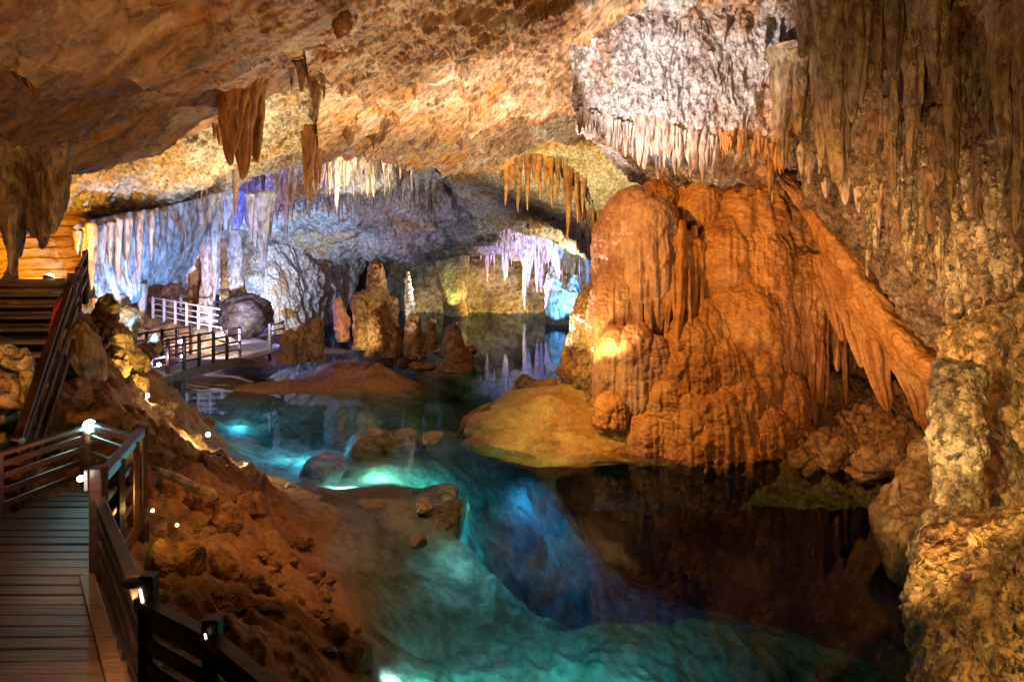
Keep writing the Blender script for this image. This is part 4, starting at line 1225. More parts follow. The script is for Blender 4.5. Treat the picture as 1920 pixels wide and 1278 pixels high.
M_AMBER = rock('amber_drip_stone', (0.25, 0.09, 0.02), (0.42, 0.18, 0.045), (0.52, 0.28, 0.10), 0.8, stain=(0.3, 0.12, 0.03), streak=0.25, rough=0.5, bump=0.4, fine=8, stretch=(1, 1, 0.35))
M_DRIP = rock('pale_drip_stone', (0.30, 0.18, 0.11), (0.55, 0.42, 0.33), (0.70, 0.62, 0.55), 0.8, stain=(0.46, 0.24, 0.10), streak=0.22, rough=0.5, bump=0.5, fine=8, stretch=(1, 1, 0.4))
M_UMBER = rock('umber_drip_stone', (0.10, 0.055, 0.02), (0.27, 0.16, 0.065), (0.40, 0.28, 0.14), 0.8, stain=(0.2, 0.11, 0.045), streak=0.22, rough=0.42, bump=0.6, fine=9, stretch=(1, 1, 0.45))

cluster('broad burnt-orange hanging drape with three pointed tips under the brown ceiling', [
    (452, 150, 338, 27, 16.4), (428, 160, 312, 22, 16.5), (478, 160, 305, 20, 16.5), (412, 165, 275, 18, 16.7), (462, 150, 275, 30, 16.6), (440, 155, 290, 26, 16.3), (488, 155, 262, 12, 16.6), (404, 180, 262, 11, 16.8)], M_AMBER, 3.1, 'stalactite_drape', 'stalactites', p=0.55, fl=0.3)
cluster('pale pink-cream pair of slim tapered stalactites right of the burnt-orange drape', [(597, 108, 232, 15, 18.0), (585, 112, 205, 10, 18.1), (566, 118, 175, 12, 18.0), (548, 122, 165, 9, 17.9), (608, 108, 190, 8, 18.2)], M_DRIP, 4.2)
cluster('fat dark brown drips over the golden stair alcove at the far left', [
    (15, 285, 470, 34, 11.5), (60, 290, 450, 40, 11.8), (104, 288, 440, 26, 12.2), (-25, 280, 500, 40, 11.2), (38, 300, 485, 18, 11.2), (84, 300, 468, 20, 11.6), (118, 295, 400, 14, 12.6), (20, 400, 515, 10, 11.4)], M_UMBER, 5.3, p=0.45, fl=0.25, knob=0.2)
cluster('amber stalactites reaching down from the end of the cream band', [(582, 245, 395, 11, 24.5), (572, 250, 372, 8, 24.3), (592, 255, 375, 8, 24.6), (600, 270, 350, 6, 24.8)], M_AMBER, 6.1)
cluster('grey knobbly stalactites left of the hanging violet rock', [(632, 290, 402, 10, 28), (618, 285, 345, 9, 28), (655, 285, 350, 12, 28.2), (550, 325, 400, 9, 26), (536, 330, 460, 9, 25.5), (520, 335, 420, 8, 25.5)], M_DRIP, 7.7)
cluster('row of small cream icicles along the ceiling left of the dark peak', row(600, 300, 775, 300, 29.5, 30.5, 16, 18, 75, 5, 14, 5), M_DRIP, 8.3, fringe=(600, 318, 775, 318, 29.4, 30.4, 49, 14, 55.0, 3.0))
cluster('dark violet stalactites hanging under the grey peak', row(690, 335, 815, 372, 33, 34, 10, 30, 66, 5, 8, 8), M_GREY, 9.1, fringe=(690, 345, 815, 380, 33, 34, 34, 10, 50.0, 2.25))
cluster('brown and amber stalactites hanging in front of the yellow ceiling', [
    (950, 290, 388, 10, 28.5), (972, 292, 400, 9, 28.5), (990, 290, 395, 8, 28.8), (1010, 295, 375, 7, 29), (960, 290, 355, 9, 28.6), (1032, 300, 392, 7, 29.5), (1046, 305, 382, 6, 29.5),
    (1066, 320, 455, 10, 29.5), (1024, 298, 365, 7, 29.2), (1080, 330, 420, 7, 30), (940, 288, 340, 8, 28.6), (1094, 340, 410, 6, 30), (1000, 292, 350, 7, 28.9)], M_AMBER, 10.4)
cluster('lilac-white curtain of stalactites above the far water', row(865, 428, 1130, 478, 46, 46.5, 26, 30, 95, 8, 14, 3) + [(985, 468, 582, 8, 46.5), (910, 440, 530, 9, 46)], M_ICE, 11.9, fringe=(870, 432, 1130, 480, 45.5, 46, 95, 10, 70.0, 3.75))
cluster('pale stalactite fringe at the left foot of the white wall', row(1086, 215, 1200, 262, 16.3, 16.3, 12, 18, 52, 7, 14, 13), M_DRIP, 12.2, lean=1.8, flare=0.1, fringe=(1084, 222, 1205, 262, 16.1, 16.1, 45, 8, 32.5, 3.0))
cluster('curtain of pink-cream stalactites touching the top of the orange mound', row(1200, 235, 1345, 262, 15.9, 15.4, 17, 50, 96, 9, 19, 21) + [(1232, 250, 338, 11, 15.6), (1298, 255, 332, 10, 15.3), (1312, 258, 335, 8, 15.2)], M_DRIP, 13.4, lean=1.8, flare=0.1, fringe=(1190, 250, 1350, 278, 16.1, 15.6, 57, 20, 62.5, 3.75), p=0.6)
cluster('short rusty stalactites over the gap right of the mound top', row(1350, 255, 1470, 275, 15.1, 14.9, 11, 15, 60, 9, 17, 34) + [(1444, 290, 365, 9, 14.6)], M_AMBER, 14.8, lean=1.8, flare=0.1, fringe=(1350, 268, 1480, 290, 15, 14.8, 38, 10, 37.5, 3.0))
cluster('tall ribbed brown-grey curtain with one long point, right of the white wall', [
    (1552, -60, 350, 36, 12.2), (1535, -60, 180, 26, 12.4), (1572, -60, 260, 28, 12.2), (1595, -60, 230, 24, 12.2), (1515, -60, 110, 22, 12.6), (1500, -60, 100, 18, 12.8), (1618, -60, 200, 20, 12.2), (1542, 100, 300, 22, 12.0), (1580, 40, 210, 16, 11.9)], M_UMBER, 15.6, 'stalactite_drape', 'stalactites', p=0.4, fl=0.35)
cluster('squat ribbed brown drip left of the long ribbed curtain', [(1485, 110, 250, 34, 12.8), (1462, 130, 320, 18, 13.0), (1500, 115, 255, 18, 12.6), (1475, 115, 240, 16, 12.5)], M_UMBER, 16.3, p=0.4, fl=0.32)
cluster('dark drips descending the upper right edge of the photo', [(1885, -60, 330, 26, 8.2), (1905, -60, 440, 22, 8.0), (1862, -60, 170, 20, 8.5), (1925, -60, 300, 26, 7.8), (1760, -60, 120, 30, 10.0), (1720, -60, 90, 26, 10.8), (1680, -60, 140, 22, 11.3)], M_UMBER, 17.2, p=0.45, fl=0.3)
cluster('pointed rosy drips behind the long ribbed curtain', [(1520, 270, 345, 14, 14.2), (1545, 300, 372, 14, 14.0), (1585, 310, 385, 16, 13.7), (1610, 330, 400, 14, 13.5), (1630, 320, 440, 15, 13.2), (1652, 330, 430, 12, 13.0), (1500, 260, 330, 12, 14.4)], M_DRIP, 18.4, lean=1.8, flare=0.1, p=0.6)
cluster('rounded tan drips on the right wall above the column', [
    (1790, 470, 682, 22, 11.4), (1772, 460, 560, 18, 11.7), (1738, 450, 545, 20, 12.2), (1826, 440, 610, 26, 11.2), (1852, 450, 640, 26, 10.9), (1880, 450, 600, 26, 10.6), (1905, 470, 580, 24, 10.2), (1710, 440, 510, 16, 12.6), (1750, 420, 500, 16, 12.0), (1808, 440, 560, 14, 11.3), (1862, 520, 655, 12, 10.6)], M_COLUMN, 19.5, lean=1.0, flare=0.1, p=0.45, fl=0.25, knob=0.2, belly=0.1)
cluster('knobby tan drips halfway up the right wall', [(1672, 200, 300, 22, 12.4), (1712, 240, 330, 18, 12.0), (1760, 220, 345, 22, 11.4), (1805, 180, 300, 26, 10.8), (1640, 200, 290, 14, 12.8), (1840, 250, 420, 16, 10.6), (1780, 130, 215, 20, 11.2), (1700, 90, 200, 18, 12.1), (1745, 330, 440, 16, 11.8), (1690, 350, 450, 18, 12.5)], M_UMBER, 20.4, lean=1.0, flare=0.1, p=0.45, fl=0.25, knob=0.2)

cluster('short needle fringe along the lower lip of the tan ceiling', [], M_DRIP, 26.3, fringe=(880, 305, 1080, 228, 27.5, 26.5, 16, 6, 22, 4))
cluster('amber needle fringe under the yellow ceiling beside the orange mound', row(1110, 420, 1165, 450, 32, 31, 5, 25, 60, 4, 7, 55), M_AMBER, 27.2, fringe=(1085, 400, 1170, 455, 33, 31, 18, 10, 40, 3.5))
cluster('grey needles along the violet rock above the stepped stalagmite', row(560, 380, 700, 372, 34, 34.5, 10, 15, 45, 4, 9, 61), M_GREY, 28.6, fringe=(470, 400, 720, 375, 34, 35, 44, 10, 45, 3.2))
cluster('yellow-green needles under the far ceiling right of the lilac curtain', [], M_DRIP, 29.3, fringe=(1080, 440, 1150, 470, 38, 36, 14, 10, 50, 5))

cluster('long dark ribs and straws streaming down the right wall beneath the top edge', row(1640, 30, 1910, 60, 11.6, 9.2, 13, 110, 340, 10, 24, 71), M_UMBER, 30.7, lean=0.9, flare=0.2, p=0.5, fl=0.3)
cluster('tan ribs streaming down the middle of the right wall', row(1620, 330, 1890, 340, 13.2, 10.8, 12, 80, 220, 9, 20, 83), M_COLUMN, 31.9, lean=1.2, flare=0.2, p=0.5, fl=0.3)

# blue curtain and its long drips, left
bc = thing('stalactite_curtain', 'broad blue-lit curtain of rock with a slanting lower edge above the stair rail', 'rock curtain', W(260, 480, 20))
rock_sheet('curtain_sheet', [
    R((135, 425, 17.2), (200, 408, 18.2), (270, 395, 19.2), (340, 380, 20.6), (410, 360, 22)),
    R((150, 470, 17.0), (205, 460, 18.0), (270, 450, 19.0), (335, 435, 20.4), (395, 420, 22)),
    R((165, 520, 16.9), (210, 515, 17.9), (265, 500, 18.9), (320, 480, 20.3), (375, 465, 22)),
    R((180, 565, 16.9), (215, 550, 17.9), (262, 532, 18.9), (310, 510, 20.4), (360, 490, 22.2)),
    R((186, 588, 17.0), (222, 566, 18.0), (266, 544, 19.2), (310, 520, 20.8), (360, 498, 22.8)),
    R((196, 570, 17.8), (232, 548, 18.8), (275, 528, 20), (318, 505, 21.6), (368, 480, 23.8)),
], 200, 160, [('fbm', 0.25, (0.7, 0.7, 0.35), 3), ('ridge', 0.2, (1.5, 1.5, 0.3), 4), ('fbm', 0.06, (5, 5, 2.5), 4)], M_ICE, 21.0, bc, None)
for i, (x, y0, y1, hw, Y) in enumerate(((158, 430, 500, 9, 16.9), (172, 425, 545, 11, 16.8), (190, 425, 520, 9, 17.2), (206, 420, 500, 10, 17.5), (222, 415, 530, 8, 17.7), (240, 412, 505, 9, 18.0), (262, 405, 520, 9, 18.4), (284, 400, 490, 8, 18.8), (180, 560, 588, 7, 16.9), (266, 535, 612, 11, 18.8), (228, 555, 592, 7, 18), (306, 398, 470, 8, 19.4), (146, 435, 478, 8, 16.7))):
    link('stalactite', drip_mesh('stalactite', W(x, y0, Y), W(x, y1, Y), hw * Y / FP, 210 + i * 1.3, 36, 18, 0.7, 5, 0.22, 0.14, 0.02), M_DRIP, bc)
cluster('long white-blue stalactites in front of the far footbridge', [(402, 365, 565, 12, 23.2), (412, 370, 500, 9, 23.4), (496, 385, 552, 13, 24.4), (482, 380, 480, 10, 24.4), (388, 375, 470, 10, 23.2), (365, 380, 460, 8, 22.6), (508, 375, 445, 8, 24.6), (470, 375, 450, 9, 24.2), (430, 370, 440, 9, 23.8), (350, 385, 450, 8, 22.4), (335, 388, 470, 8, 22.0)], M_ICE, 22.8)
cluster('cobalt-lit knot of short stalactites between the long white-blue ones', row(420, 392, 466, 392, 26, 26.6, 8, 30, 66, 7, 11, 17), M_ICE, 23.5)
cluster('pink-white lit stalactites low behind the blue curtain', row(292, 470, 400, 480, 30, 31, 10, 35, 78, 6, 10, 29), M_ICE, 24.6, fringe=(300, 478, 400, 488, 30.5, 31, 26, 10, 50.0, 3.0))
cluster('pale fringe hanging under the cream band above the blue lit hollow', row(205, 420, 560, 308, 22, 25.5, 20, 20, 70, 6, 11, 40), M_DRIP, 25.1, fringe=(150, 432, 580, 300, 21.2, 25.6, 87, 8, 42.5, 3.0))


# ------------------------------------------------------------------ columns and stalagmites
def pillar(name, label, cat, prof, mat, seed, disp, nr=90, na=64, flat=1.0, group=None):
    return tag(link(name, loft_mesh(name, prof, seed, disp, nr, na, flat), mat), label, cat, group)


KN = [('ridge', 0.11, (2.4, 2.4, 0.5), 4), ('cells', 0.05, (4.2, 4.2, 2.2), 1), ('ridge', 0.035, (9, 9, 7), 3)]
pillar('rock_column', 'knobbly pale gold column standing on the foreground rock at the right', 'column',
       [(1800, 680, 9.4, 14), (1797, 695, 9.3, 30), (1797, 740, 9.2, 33), (1798, 800, 9.1, 36), (1796, 850, 9.0, 34), (1796, 900, 8.9, 31), (1794, 950, 8.8, 32), (1792, 985, 8.7, 40), (1795, 1040, 8.6, 62), (1800, 1080, 8.5, 66)], M_COLUMN, 31.0, KN, 200, 130)
pillar('hanging_rock', 'grey-brown hunched rock rising from the dark water left of the column', 'rock',
       [(1748, 815, 10.9, 6), (1742, 835, 10.9, 26), (1738, 870, 10.7, 34), (1728, 910, 10.4, 44), (1714, 950, 10.1, 60), (1704, 985, 9.9, 62), (1706, 1020, 9.8, 54), (1712, 1050, 9.7, 48), (1716, 1088, 9.7, 46), (1716, 1100, 9.7, 12)], M_UMBER, 32.0,
       [('fbm', 0.10, (1.2, 1.2, 1.2), 3), ('ridge', 0.07, (3.2, 3.2, 1.2), 4, 30), ('fbm', 0.02, (9, 9, 9), 3)], 120, 90)
tag(link('stalagmite', drip_mesh('stalagmite', W(1672, 950, 10.1), W(1682, 893, 10.1), 14 * 10 / FP, 3.3, 24, 18, 0.5, 4, 0.1, 0.1)), 'small rounded knob of rock beside the hunched grey-brown rock', 'stalagmite')
C.objects[-1].data.materials.append(M_UMBER)
IS = [('fbm', 0.10, (1.5, 1.5, 1.0), 3), ('ridge', 0.10, (2.4, 2.4, 0.8), 4), ('cells', 0.08, (3.0, 3.0, 2.2), 1), ('fbm', 0.03, (8, 8, 8), 3)]
sg = thing('stalagmite', 'massive stepped brown stalagmite, tallest on the island', 'stalagmite', W(708, 660, 24.3))
for i, pr in enumerate(([(708, 492, 24.4, 4), (706, 500, 24.4, 12), (705, 530, 24.4, 15), (706, 560, 24.3, 20), (712, 600, 24.2, 26), (716, 640, 24.1, 30), (716, 668, 24, 34)],
                        [(684, 545, 24.2, 6), (680, 555, 24.2, 14), (680, 590, 24.1, 16), (684, 620, 24, 18), (686, 655, 23.9, 22)],
                        [(728, 555, 24.4, 5), (730, 575, 24.4, 13), (733, 610, 24.3, 15), (736, 645, 24.2, 16), (736, 668, 24.2, 18)],
                        [(704, 590, 23.6, 6), (704, 600, 23.6, 12), (706, 630, 23.5, 12), (706, 660, 23.5, 14)])):
    link('stalagmite_tier', loft_mesh('stalagmite_tier', pr, 41 + i * 2.2, IS, 90, 60), M_BANK, sg)
pillar('stalagmite', 'thin frosty white knobbed stalagmite right of the massive stepped one', 'stalagmite', [(765, 508, 24.6, 1), (766, 530, 24.6, 5), (767, 560, 24.6, 7), (769, 590, 24.5, 8), (768, 610, 24.5, 7), (772, 640, 24.4, 14)], M_ICE, 43.0, [('cells', 0.08, (6, 6, 5), 1), ('ridge', 0.05, (5, 5, 3), 3)], 90, 40)
pillar('stalagmite', 'short pinkish glossy stalagmite left of the massive stepped one', 'stalagmite', [(636, 558, 24.8, 1), (637, 575, 24.8, 6), (640, 600, 24.7, 11), (641, 625, 24.6, 11), (641, 640, 24.6, 8)], M_ROSE, 44.0, IS, 60, 40)
pillar('stalagmite', 'conical brown stalagmite at the right tip of the island', 'stalagmite', [(851, 606, 23.0, 1), (852, 620, 23.0, 8), (853, 645, 22.9, 18), (856, 670, 22.8, 26), (858, 695, 22.6, 30)], M_BANK, 45.0, IS, 70, 50)
pillar('stalagmite', 'slim brown stub with a round head near the right tip of the island', 'stalagmite', [(806, 597, 23.6, 2), (807, 603, 23.6, 5), (807, 620, 23.6, 7), (808, 640, 23.5, 10), (809, 655, 23.5, 12)], M_BANK, 46.0, IS, 50, 36)
pillar('stalagmite', 'brown shoulder of rock below the frosty white stalagmite', 'stalagmite', [(776, 590, 24.2, 3), (776, 605, 24.2, 10), (776, 640, 24.1, 16), (778, 668, 24, 22)], M_BANK, 46.7, IS, 60, 46)
for i, (x, y0, y1, hw, Y, lab) in enumerate(((542, 620, 665, 15, 22.8, 'broad golden stub of rock left end of the island row'), (568, 608, 662, 12, 22.9, 'middle golden stub of rock in the island row'), (594, 597, 660, 13, 23.0, 'notched golden stub of rock right end of the island row'))):
    pillar('stalagmite', lab, 'stalagmite', [(x, y0, Y, 3), (x, y0 + 8, Y, hw * .7), (x, (y0 + y1) / 2, Y, hw), (x, y1, Y, hw), (x, y1 + 16, Y, hw * 1.3)], M_BANK, 47.0 + i, IS, 60, 50)
pillar('rock_column', 'yellow-green lit column, wide on top, tapering to the far water', 'column', [(848, 440, 47.5, 40), (849, 470, 47.5, 28), (850, 500, 47.5, 25), (852, 530, 47.4, 20), (853, 560, 47.3, 15), (854, 590, 47.2, 14), (854, 610, 47.2, 14)], M_COLUMN, 51.0, [('fbm', 0.3, (.6, .6, .4), 3), ('ridge', 0.35, (0.9, 0.9, 0.25), 4), ('fbm', 0.08, (3, 3, 2), 3)], 90, 60)
fm = thing('stalagmite', 'twin-peaked white and blue lit stalagmite standing in the far water', 'stalagmite', W(1055, 598, 42))
for i, pr in enumerate(([(1035, 500, 42, 1), (1035, 518, 42, 5), (1037, 540, 42, 13), (1040, 570, 41.8, 15), (1044, 600, 41.6, 16), (1044, 620, 41.6, 16)],
                        [(1078, 515, 42.3, 1), (1075, 530, 42.3, 6), (1072, 550, 42.2, 13), (1068, 575, 42, 15), (1066, 600, 42, 16), (1066, 620, 42, 16)],
                        [(1058, 545, 41.8, 4), (1055, 560, 41.8, 14), (1054, 600, 41.6, 20), (1054, 620, 41.6, 20)])):
    link('peak', loft_mesh('peak', pr, 53 + i * 1.9, [('fbm', 0.2, (.8, .8, .6), 3), ('ridge', 0.25, (1.2, 1.2, 0.4), 4), ('fbm', 0.06, (4, 4, 4), 3)], 70, 44), M_ICE, fm)
pillar('rock_column', 'slim purple-lit column rising from the dark mushroom boulder behind the bridge', 'column', [(438, 430, 24.8, 20), (441, 470, 24.8, 13), (443, 510, 24.8, 10), (446, 550, 24.8, 11), (448, 578, 24.8, 15), (450, 600, 24.8, 22)], M_ICE, 56.0, [('ridge', 0.12, (2, 2, 0.8), 4), ('cells', 0.06, (5, 5, 3), 1)], 80, 40)
for i, (x, w, Y, m_, lab) in enumerate(((388, 9, 29, M_DRIP, 'dark shaded slim column left of the golden one behind the bridge'), (424, 9, 29.5, M_GOLD, 'bright golden slim column beside the purple-lit one'), (365, 7, 30, M_AMBER, 'brown slim column at the left of the pillars behind the bridge'))):
    pillar('rock_column', lab, 'column', [(x, 440, Y, w + 3), (x, 480, Y, w), (x + 1, 530, Y, w * .9), (x + 1, 570, Y, w + 2), (x + 2, 610, Y, w + 5)], m_, 57.0 + i, [('ridge', 0.14, (2, 2, 0.5), 4), ('fbm', 0.04, (6, 6, 6), 3)], 60, 36)
pillar('stalagmite', 'slim golden-lit pillar at the left of the glowing stair alcove', 'stalagmite', [(34, 425, 13.6, 12), (30, 455, 13.5, 7), (28, 480, 13.4, 5), (22, 510, 13.3, 8), (14, 535, 13.2, 14), (10, 560, 13.2, 20)], M_COLUMN, 61.0, [('fbm', 0.05, (3, 3, 2), 3), ('ridge', 0.04, (5, 5, 2), 3)], 60, 36)

# ------------------------------------------------------------------ boulders
def name_stones(stones, landmarks):
    """stones: (object, x, y, size px): say which one by its nearest landmark, the side it lies on and its order from there"""
    slots = {}
    for o, x, y, r in stones:
        d, lx, ly, nm = min((math.hypot(x - a, y - b), a, b, n) for a, b, n in landmarks)
        dx, dy = x - lx, (y - ly) * 1.2
        side = ('right of' if dx > 0 else 'left of') if abs(dx) > abs(dy) else ('below' if dy > 0 else 'above')
        slots.setdefault((nm, side), []).append((d, r, o))
    nth = ('nearest', 'second', 'third', 'fourth', 'fifth', 'sixth', 'seventh', 'eighth', 'ninth', 'tenth', 'eleventh', 'twelfth')
    for (nm, side), l in slots.items():
        l.sort(key=lambda t: t[0])
        for i, (d, r, o) in enumerate(l):
            size = 'small' if r < 12 else ('fist-shaped' if r < 17 else 'larger')
            o['label'] = '%s loose stone %s the %s%s' % (size, side, nm, '' if len(l) == 1 else ', %s from it' % nth[min(i, 11)])


def boulder(x, y, Y, rx, rz, mat, lab, seed, group=None, hi=False, ry=0.9, planes=14, rough=0.06):
    s = Y / FP
    o = link('boulder', boulder_mesh('boulder', W(x, y, Y), (rx * s, rx * s * ry, rz * s), seed, 70 if hi else 22, 90 if hi else 30, planes, rough), mat)
    return tag(o, lab, 'boulder', group)


boulder(142, 716, 11.0, 54, 92, M_UMBER, 'big dark rounded mound of rock behind the cyan lamp', 101, hi=True, planes=9, rough=0.08)
boulder(18, 735, 8.9, 62, 118, M_GOLD, 'tall rough tan rock at the left edge below the stair', 102, hi=True, rough=0.12)
boulder(-40, 800, 8.6, 80, 100, M_BANK, 'brown rock at the far left edge beside the walkway', 103, hi=True, rough=0.1)
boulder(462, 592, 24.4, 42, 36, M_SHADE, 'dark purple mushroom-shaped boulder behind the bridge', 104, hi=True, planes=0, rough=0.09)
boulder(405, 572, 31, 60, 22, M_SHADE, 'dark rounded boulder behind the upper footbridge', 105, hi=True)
boulder(315, 575, 31, 50, 38, M_BANK, 'fluted brown boulder under the pink-white stalactites', 106, hi=True, rough=0.1)
for i, (x, y, Y, rx, rz, lab) in enumerate((
        (205, 590, 13.8, 24, 34, 'topmost golden rock of the ridge left of the bridge'), (222, 640, 13.6, 30, 40, 'golden lit crag of the ridge below the blue curtain'),
        (212, 690, 12.8, 26, 36, 'golden rock of the ridge right of the dark mound'), (248, 690, 14.2, 26, 34, 'olive rock of the ridge left end of the bridge'),
        (228, 745, 12.6, 34, 26, 'long golden rock at the foot of the dark mound'), (300, 770, 14.0, 26, 22, 'brown rock above the second bank lamp'), (262, 722, 13.6, 22, 24, 'gold-edged rock left of the upper bank lamp'),
        (180, 640, 13.4, 22, 40, 'green-tinged fluted rock under the stair rail'), (285, 650, 16.5, 22, 26, 'shaded rock under the near end of the bridge'), (240, 615, 17.5, 26, 34, 'olive rock behind the blue curtain tip'))):
    boulder(x, y, Y, rx, rz, M_GOLD if i not in (5, 8) else M_BANK, lab, 111 + i * 1.7, hi=True, rough=0.13)
for i, (x, y, z, rx, rz, lab) in enumerate((
        (655, 1240, 0.1, 42, 34, 'rounded brown boulder at the water edge bottom of the bank'), (415, 985, 1.0, 34, 40, 'amber-lit upright slab beside the low bank lamp'),
        (310, 915, 1.35, 18, 42, 'leaning bright amber slab right of the walkway landing'), (470, 960, 0.75, 42, 40, 'large ochre boulder in the middle of the bank'), (380, 955, 1.1, 44, 40, 'ochre boulder under the thin amber ledge'),
        (345, 1060, 1.2, 34, 44, 'tall brown slab behind the near railing'), (308, 1068, 1.2, 30, 50, 'dark brown slab leaning toward the railing'), (500, 1155, 0.65, 40, 34, 'square brown block low on the bank'),
        (455, 1215, 0.85, 42, 34, 'brown block behind the last railing post'), (545, 1215, 0.5, 34, 26, 'flat brown block left of the boulder at the water'), (470, 1105, 0.7, 42, 30, 'sloping brown rock in the middle of the lower bank'), (410, 1140, 0.9, 46, 32, 'long brown rock along the railing'),
        (400, 1060, 0.95, 60, 40, 'broad sloping brown slab below the amber-lit stones'))):
    Y = (EYE - z) * FP / (y - HY)
    boulder(x, y, Y, rx, rz, M_BANK, lab, 131 + i * 2.3, hi=True, rough=0.08)
for i, (x, y, z, rx, rz, lab) in enumerate(((810, 950, -0.38, 56, 34, 'green-grey flat rock breaking the surface behind two small tan ones'), (795, 948, 0.04, 17, 13, 'small knobbly tan rock breaking the surface of the pool'), (832, 975, -0.34, 50, 31, 'flat golden rock breaking the surface in front of the green-grey one'),
                                            (785, 1012, 0.02, 16, 9, 'little orange rock alone in the shallow water'), (808, 820, 0.02, 22, 8, 'flat tan stone awash off the mustard ledge'), (690, 848, -0.38, 62, 27, 'broad pale flat rock just breaking the surface left of the mustard ledge'), (745, 838, -0.36, 46, 26, 'pale flat rock awash between the broad pale one and the ledge'), (615, 885, -0.4, 42, 28, 'pale flat rock awash nearest the third bank floodlight'), (545, 920, 0.02, 14, 12, 'wet stone at the shoreline below the third bank lamp'), (620, 712, 0.02, 40, 7, 'flat pale disc of rock at the front of the island'))):
    Y = (EYE - z) * FP / (y - HY)
    boulder(x, y, Y, rx, rz, M_GOLD if i in (1, 2, 3) else M_BED, lab, 161 + i * 2.9, hi=True, ry=1.5, rough=0.07, planes=8)
rs = random.Random(12)
LOOSE = []
for i in range(130):
    f = rs.random()
    x = 290 + 360 * f + rs.uniform(-50, 50)
    y = rs.uniform(880 + 160 * f, 1010 + 260 * f)
    if rs.random() < 0.25:
        x, y = rs.uniform(230, 420), rs.uniform(760, 880)
    # drop a ray onto the ground
    zg = 0.8
    for _ in range(6):
        Y = max(3.0, (EYE - zg) * FP / (y - HY))
        p = W(x, y, Y)
        zg = float(ground_z(p[0], p[1])) + 0.05
    r = rs.choice((8, 10, 12, 14, 18, 24)) * rs.uniform(.8, 1.2)
    if zg < 0.06:
        continue
    LOOSE.append((C.objects, x, y, r))
    LOOSE[-1] = (boulder(x, y, Y, r, r * rs.uniform(.55, .9), M_BANK, 'loose brown stone lying among the rubble of the left bank', 201 + i * 1.31, group='loose stones on the left bank', rough=0.08), x, y, r)
name_stones(LOOSE, [(655, 1240, 'rounded boulder at the water'), (415, 985, 'amber-lit upright slab'), (470, 960, 'large ochre boulder'), (380, 955, 'boulder under the amber rib'), (345, 1060, 'tall slab behind the railing'), (500, 1155, 'square brown block'),
                    (455, 1215, 'block behind the last post'), (545, 1215, 'flat brown block'), (470, 1105, 'sloping rock of the lower bank'), (410, 1140, 'long rock along the railing'), (390, 815, 'second bank floodlight'), (460, 873, 'third bank floodlight'), (276, 742, 'upper bank floodlight'), (286, 957, 'upper amber ground lamp'), (545, 920, 'wet shoreline stone')])
HEAP = []
for i in range(34):
    x, y = rs.uniform(690, 885), rs.uniform(655, 700)
    Y = (EYE - 0.35) * FP / (y - HY)
    r = rs.uniform(6, 19)
    HEAP.append((boulder(x, y - 6, Y, r, r * rs.uniform(.6, .8), M_BANK, 'dark brown stone heaped on the right half of the island', 401 + i * 1.31, group='stones heaped on the island', rough=0.1), x, y, r))
name_stones(HEAP, [(708, 665, 'foot of the massive stepped stalagmite'), (770, 665, 'foot of the frosty white stalagmite'), (808, 655, 'slim round-headed stub'), (855, 690, 'conical island stalagmite'), (740, 712, 'island front edge')])
FOOT = []
for i in range(20):
    x = rs.uniform(1490, 1760)
    y = rs.uniform(835, 885) + (x - 1490) * 0.05
    Y = 14.4 - (x - 1490) / 270 * 1.6
    r = rs.uniform(14, 34)
    FOOT.append((boulder(x, y, Y, r, r * .8, M_BANK, 'dark brown rock at the water line under the alcove', 501 + i * 1.31, group='rocks at the foot of the dark alcove', rough=0.11), x, y, r - 8))
name_stones(FOOT, [(1500, 850, 'right foot of the orange mound'), (1610, 865, 'middle of the dark alcove shore'), (1720, 880, 'column end of the alcove shore')])

for x, y, Y, rx, rz, lab, sd in ((604, 22, 13.6, 34, 44, 'rust-orange block wedged high in the ceiling crack', 601), (560, 92, 15.0, 40, 16, 'yellow-brown plate of rock under the ceiling crack', 607), (640, 40, 13.8, 22, 36, 'rusty block right of the ceiling crack', 611), (586, 88, 15.2, 22, 18, 'small rusty block below the ceiling crack', 617)):
    boulder(x, y, sheet_hit(x, y, Y) - 0.05, rx, rz, M_AMBER, lab, sd, hi=True, rough=0.12)

# ------------------------------------------------------------------ wooden walkway in the left foreground
DZ = 1.70
C4, C0, C1, C2, C3 = (-4.10, 7.5), (-3.59, 5.9), (-2.26, 4.15), (-1.70, 3.79), (-0.85, 3.05)
LL, KK, K2 = (-5.15, 8.25), (-5.40, 7.1), (-6.1, 4.2)


def xat(a, b, y):
    return a[0] + (b[0] - a[0]) * (y - a[1]) / (b[1] - a[1])


def right_edge(y):
    for a, b in ((C2, C1), (C1, C0), (C0, C4), (C4, LL)):
        if min(a[1], b[1]) <= y <= max(a[1], b[1]):
            return xat(a, b, y)
    return xat(C3, C2, y)


def left_edge(y):
    return xat(KK, LL, y) if y > KK[1] else xat(K2, KK, y)


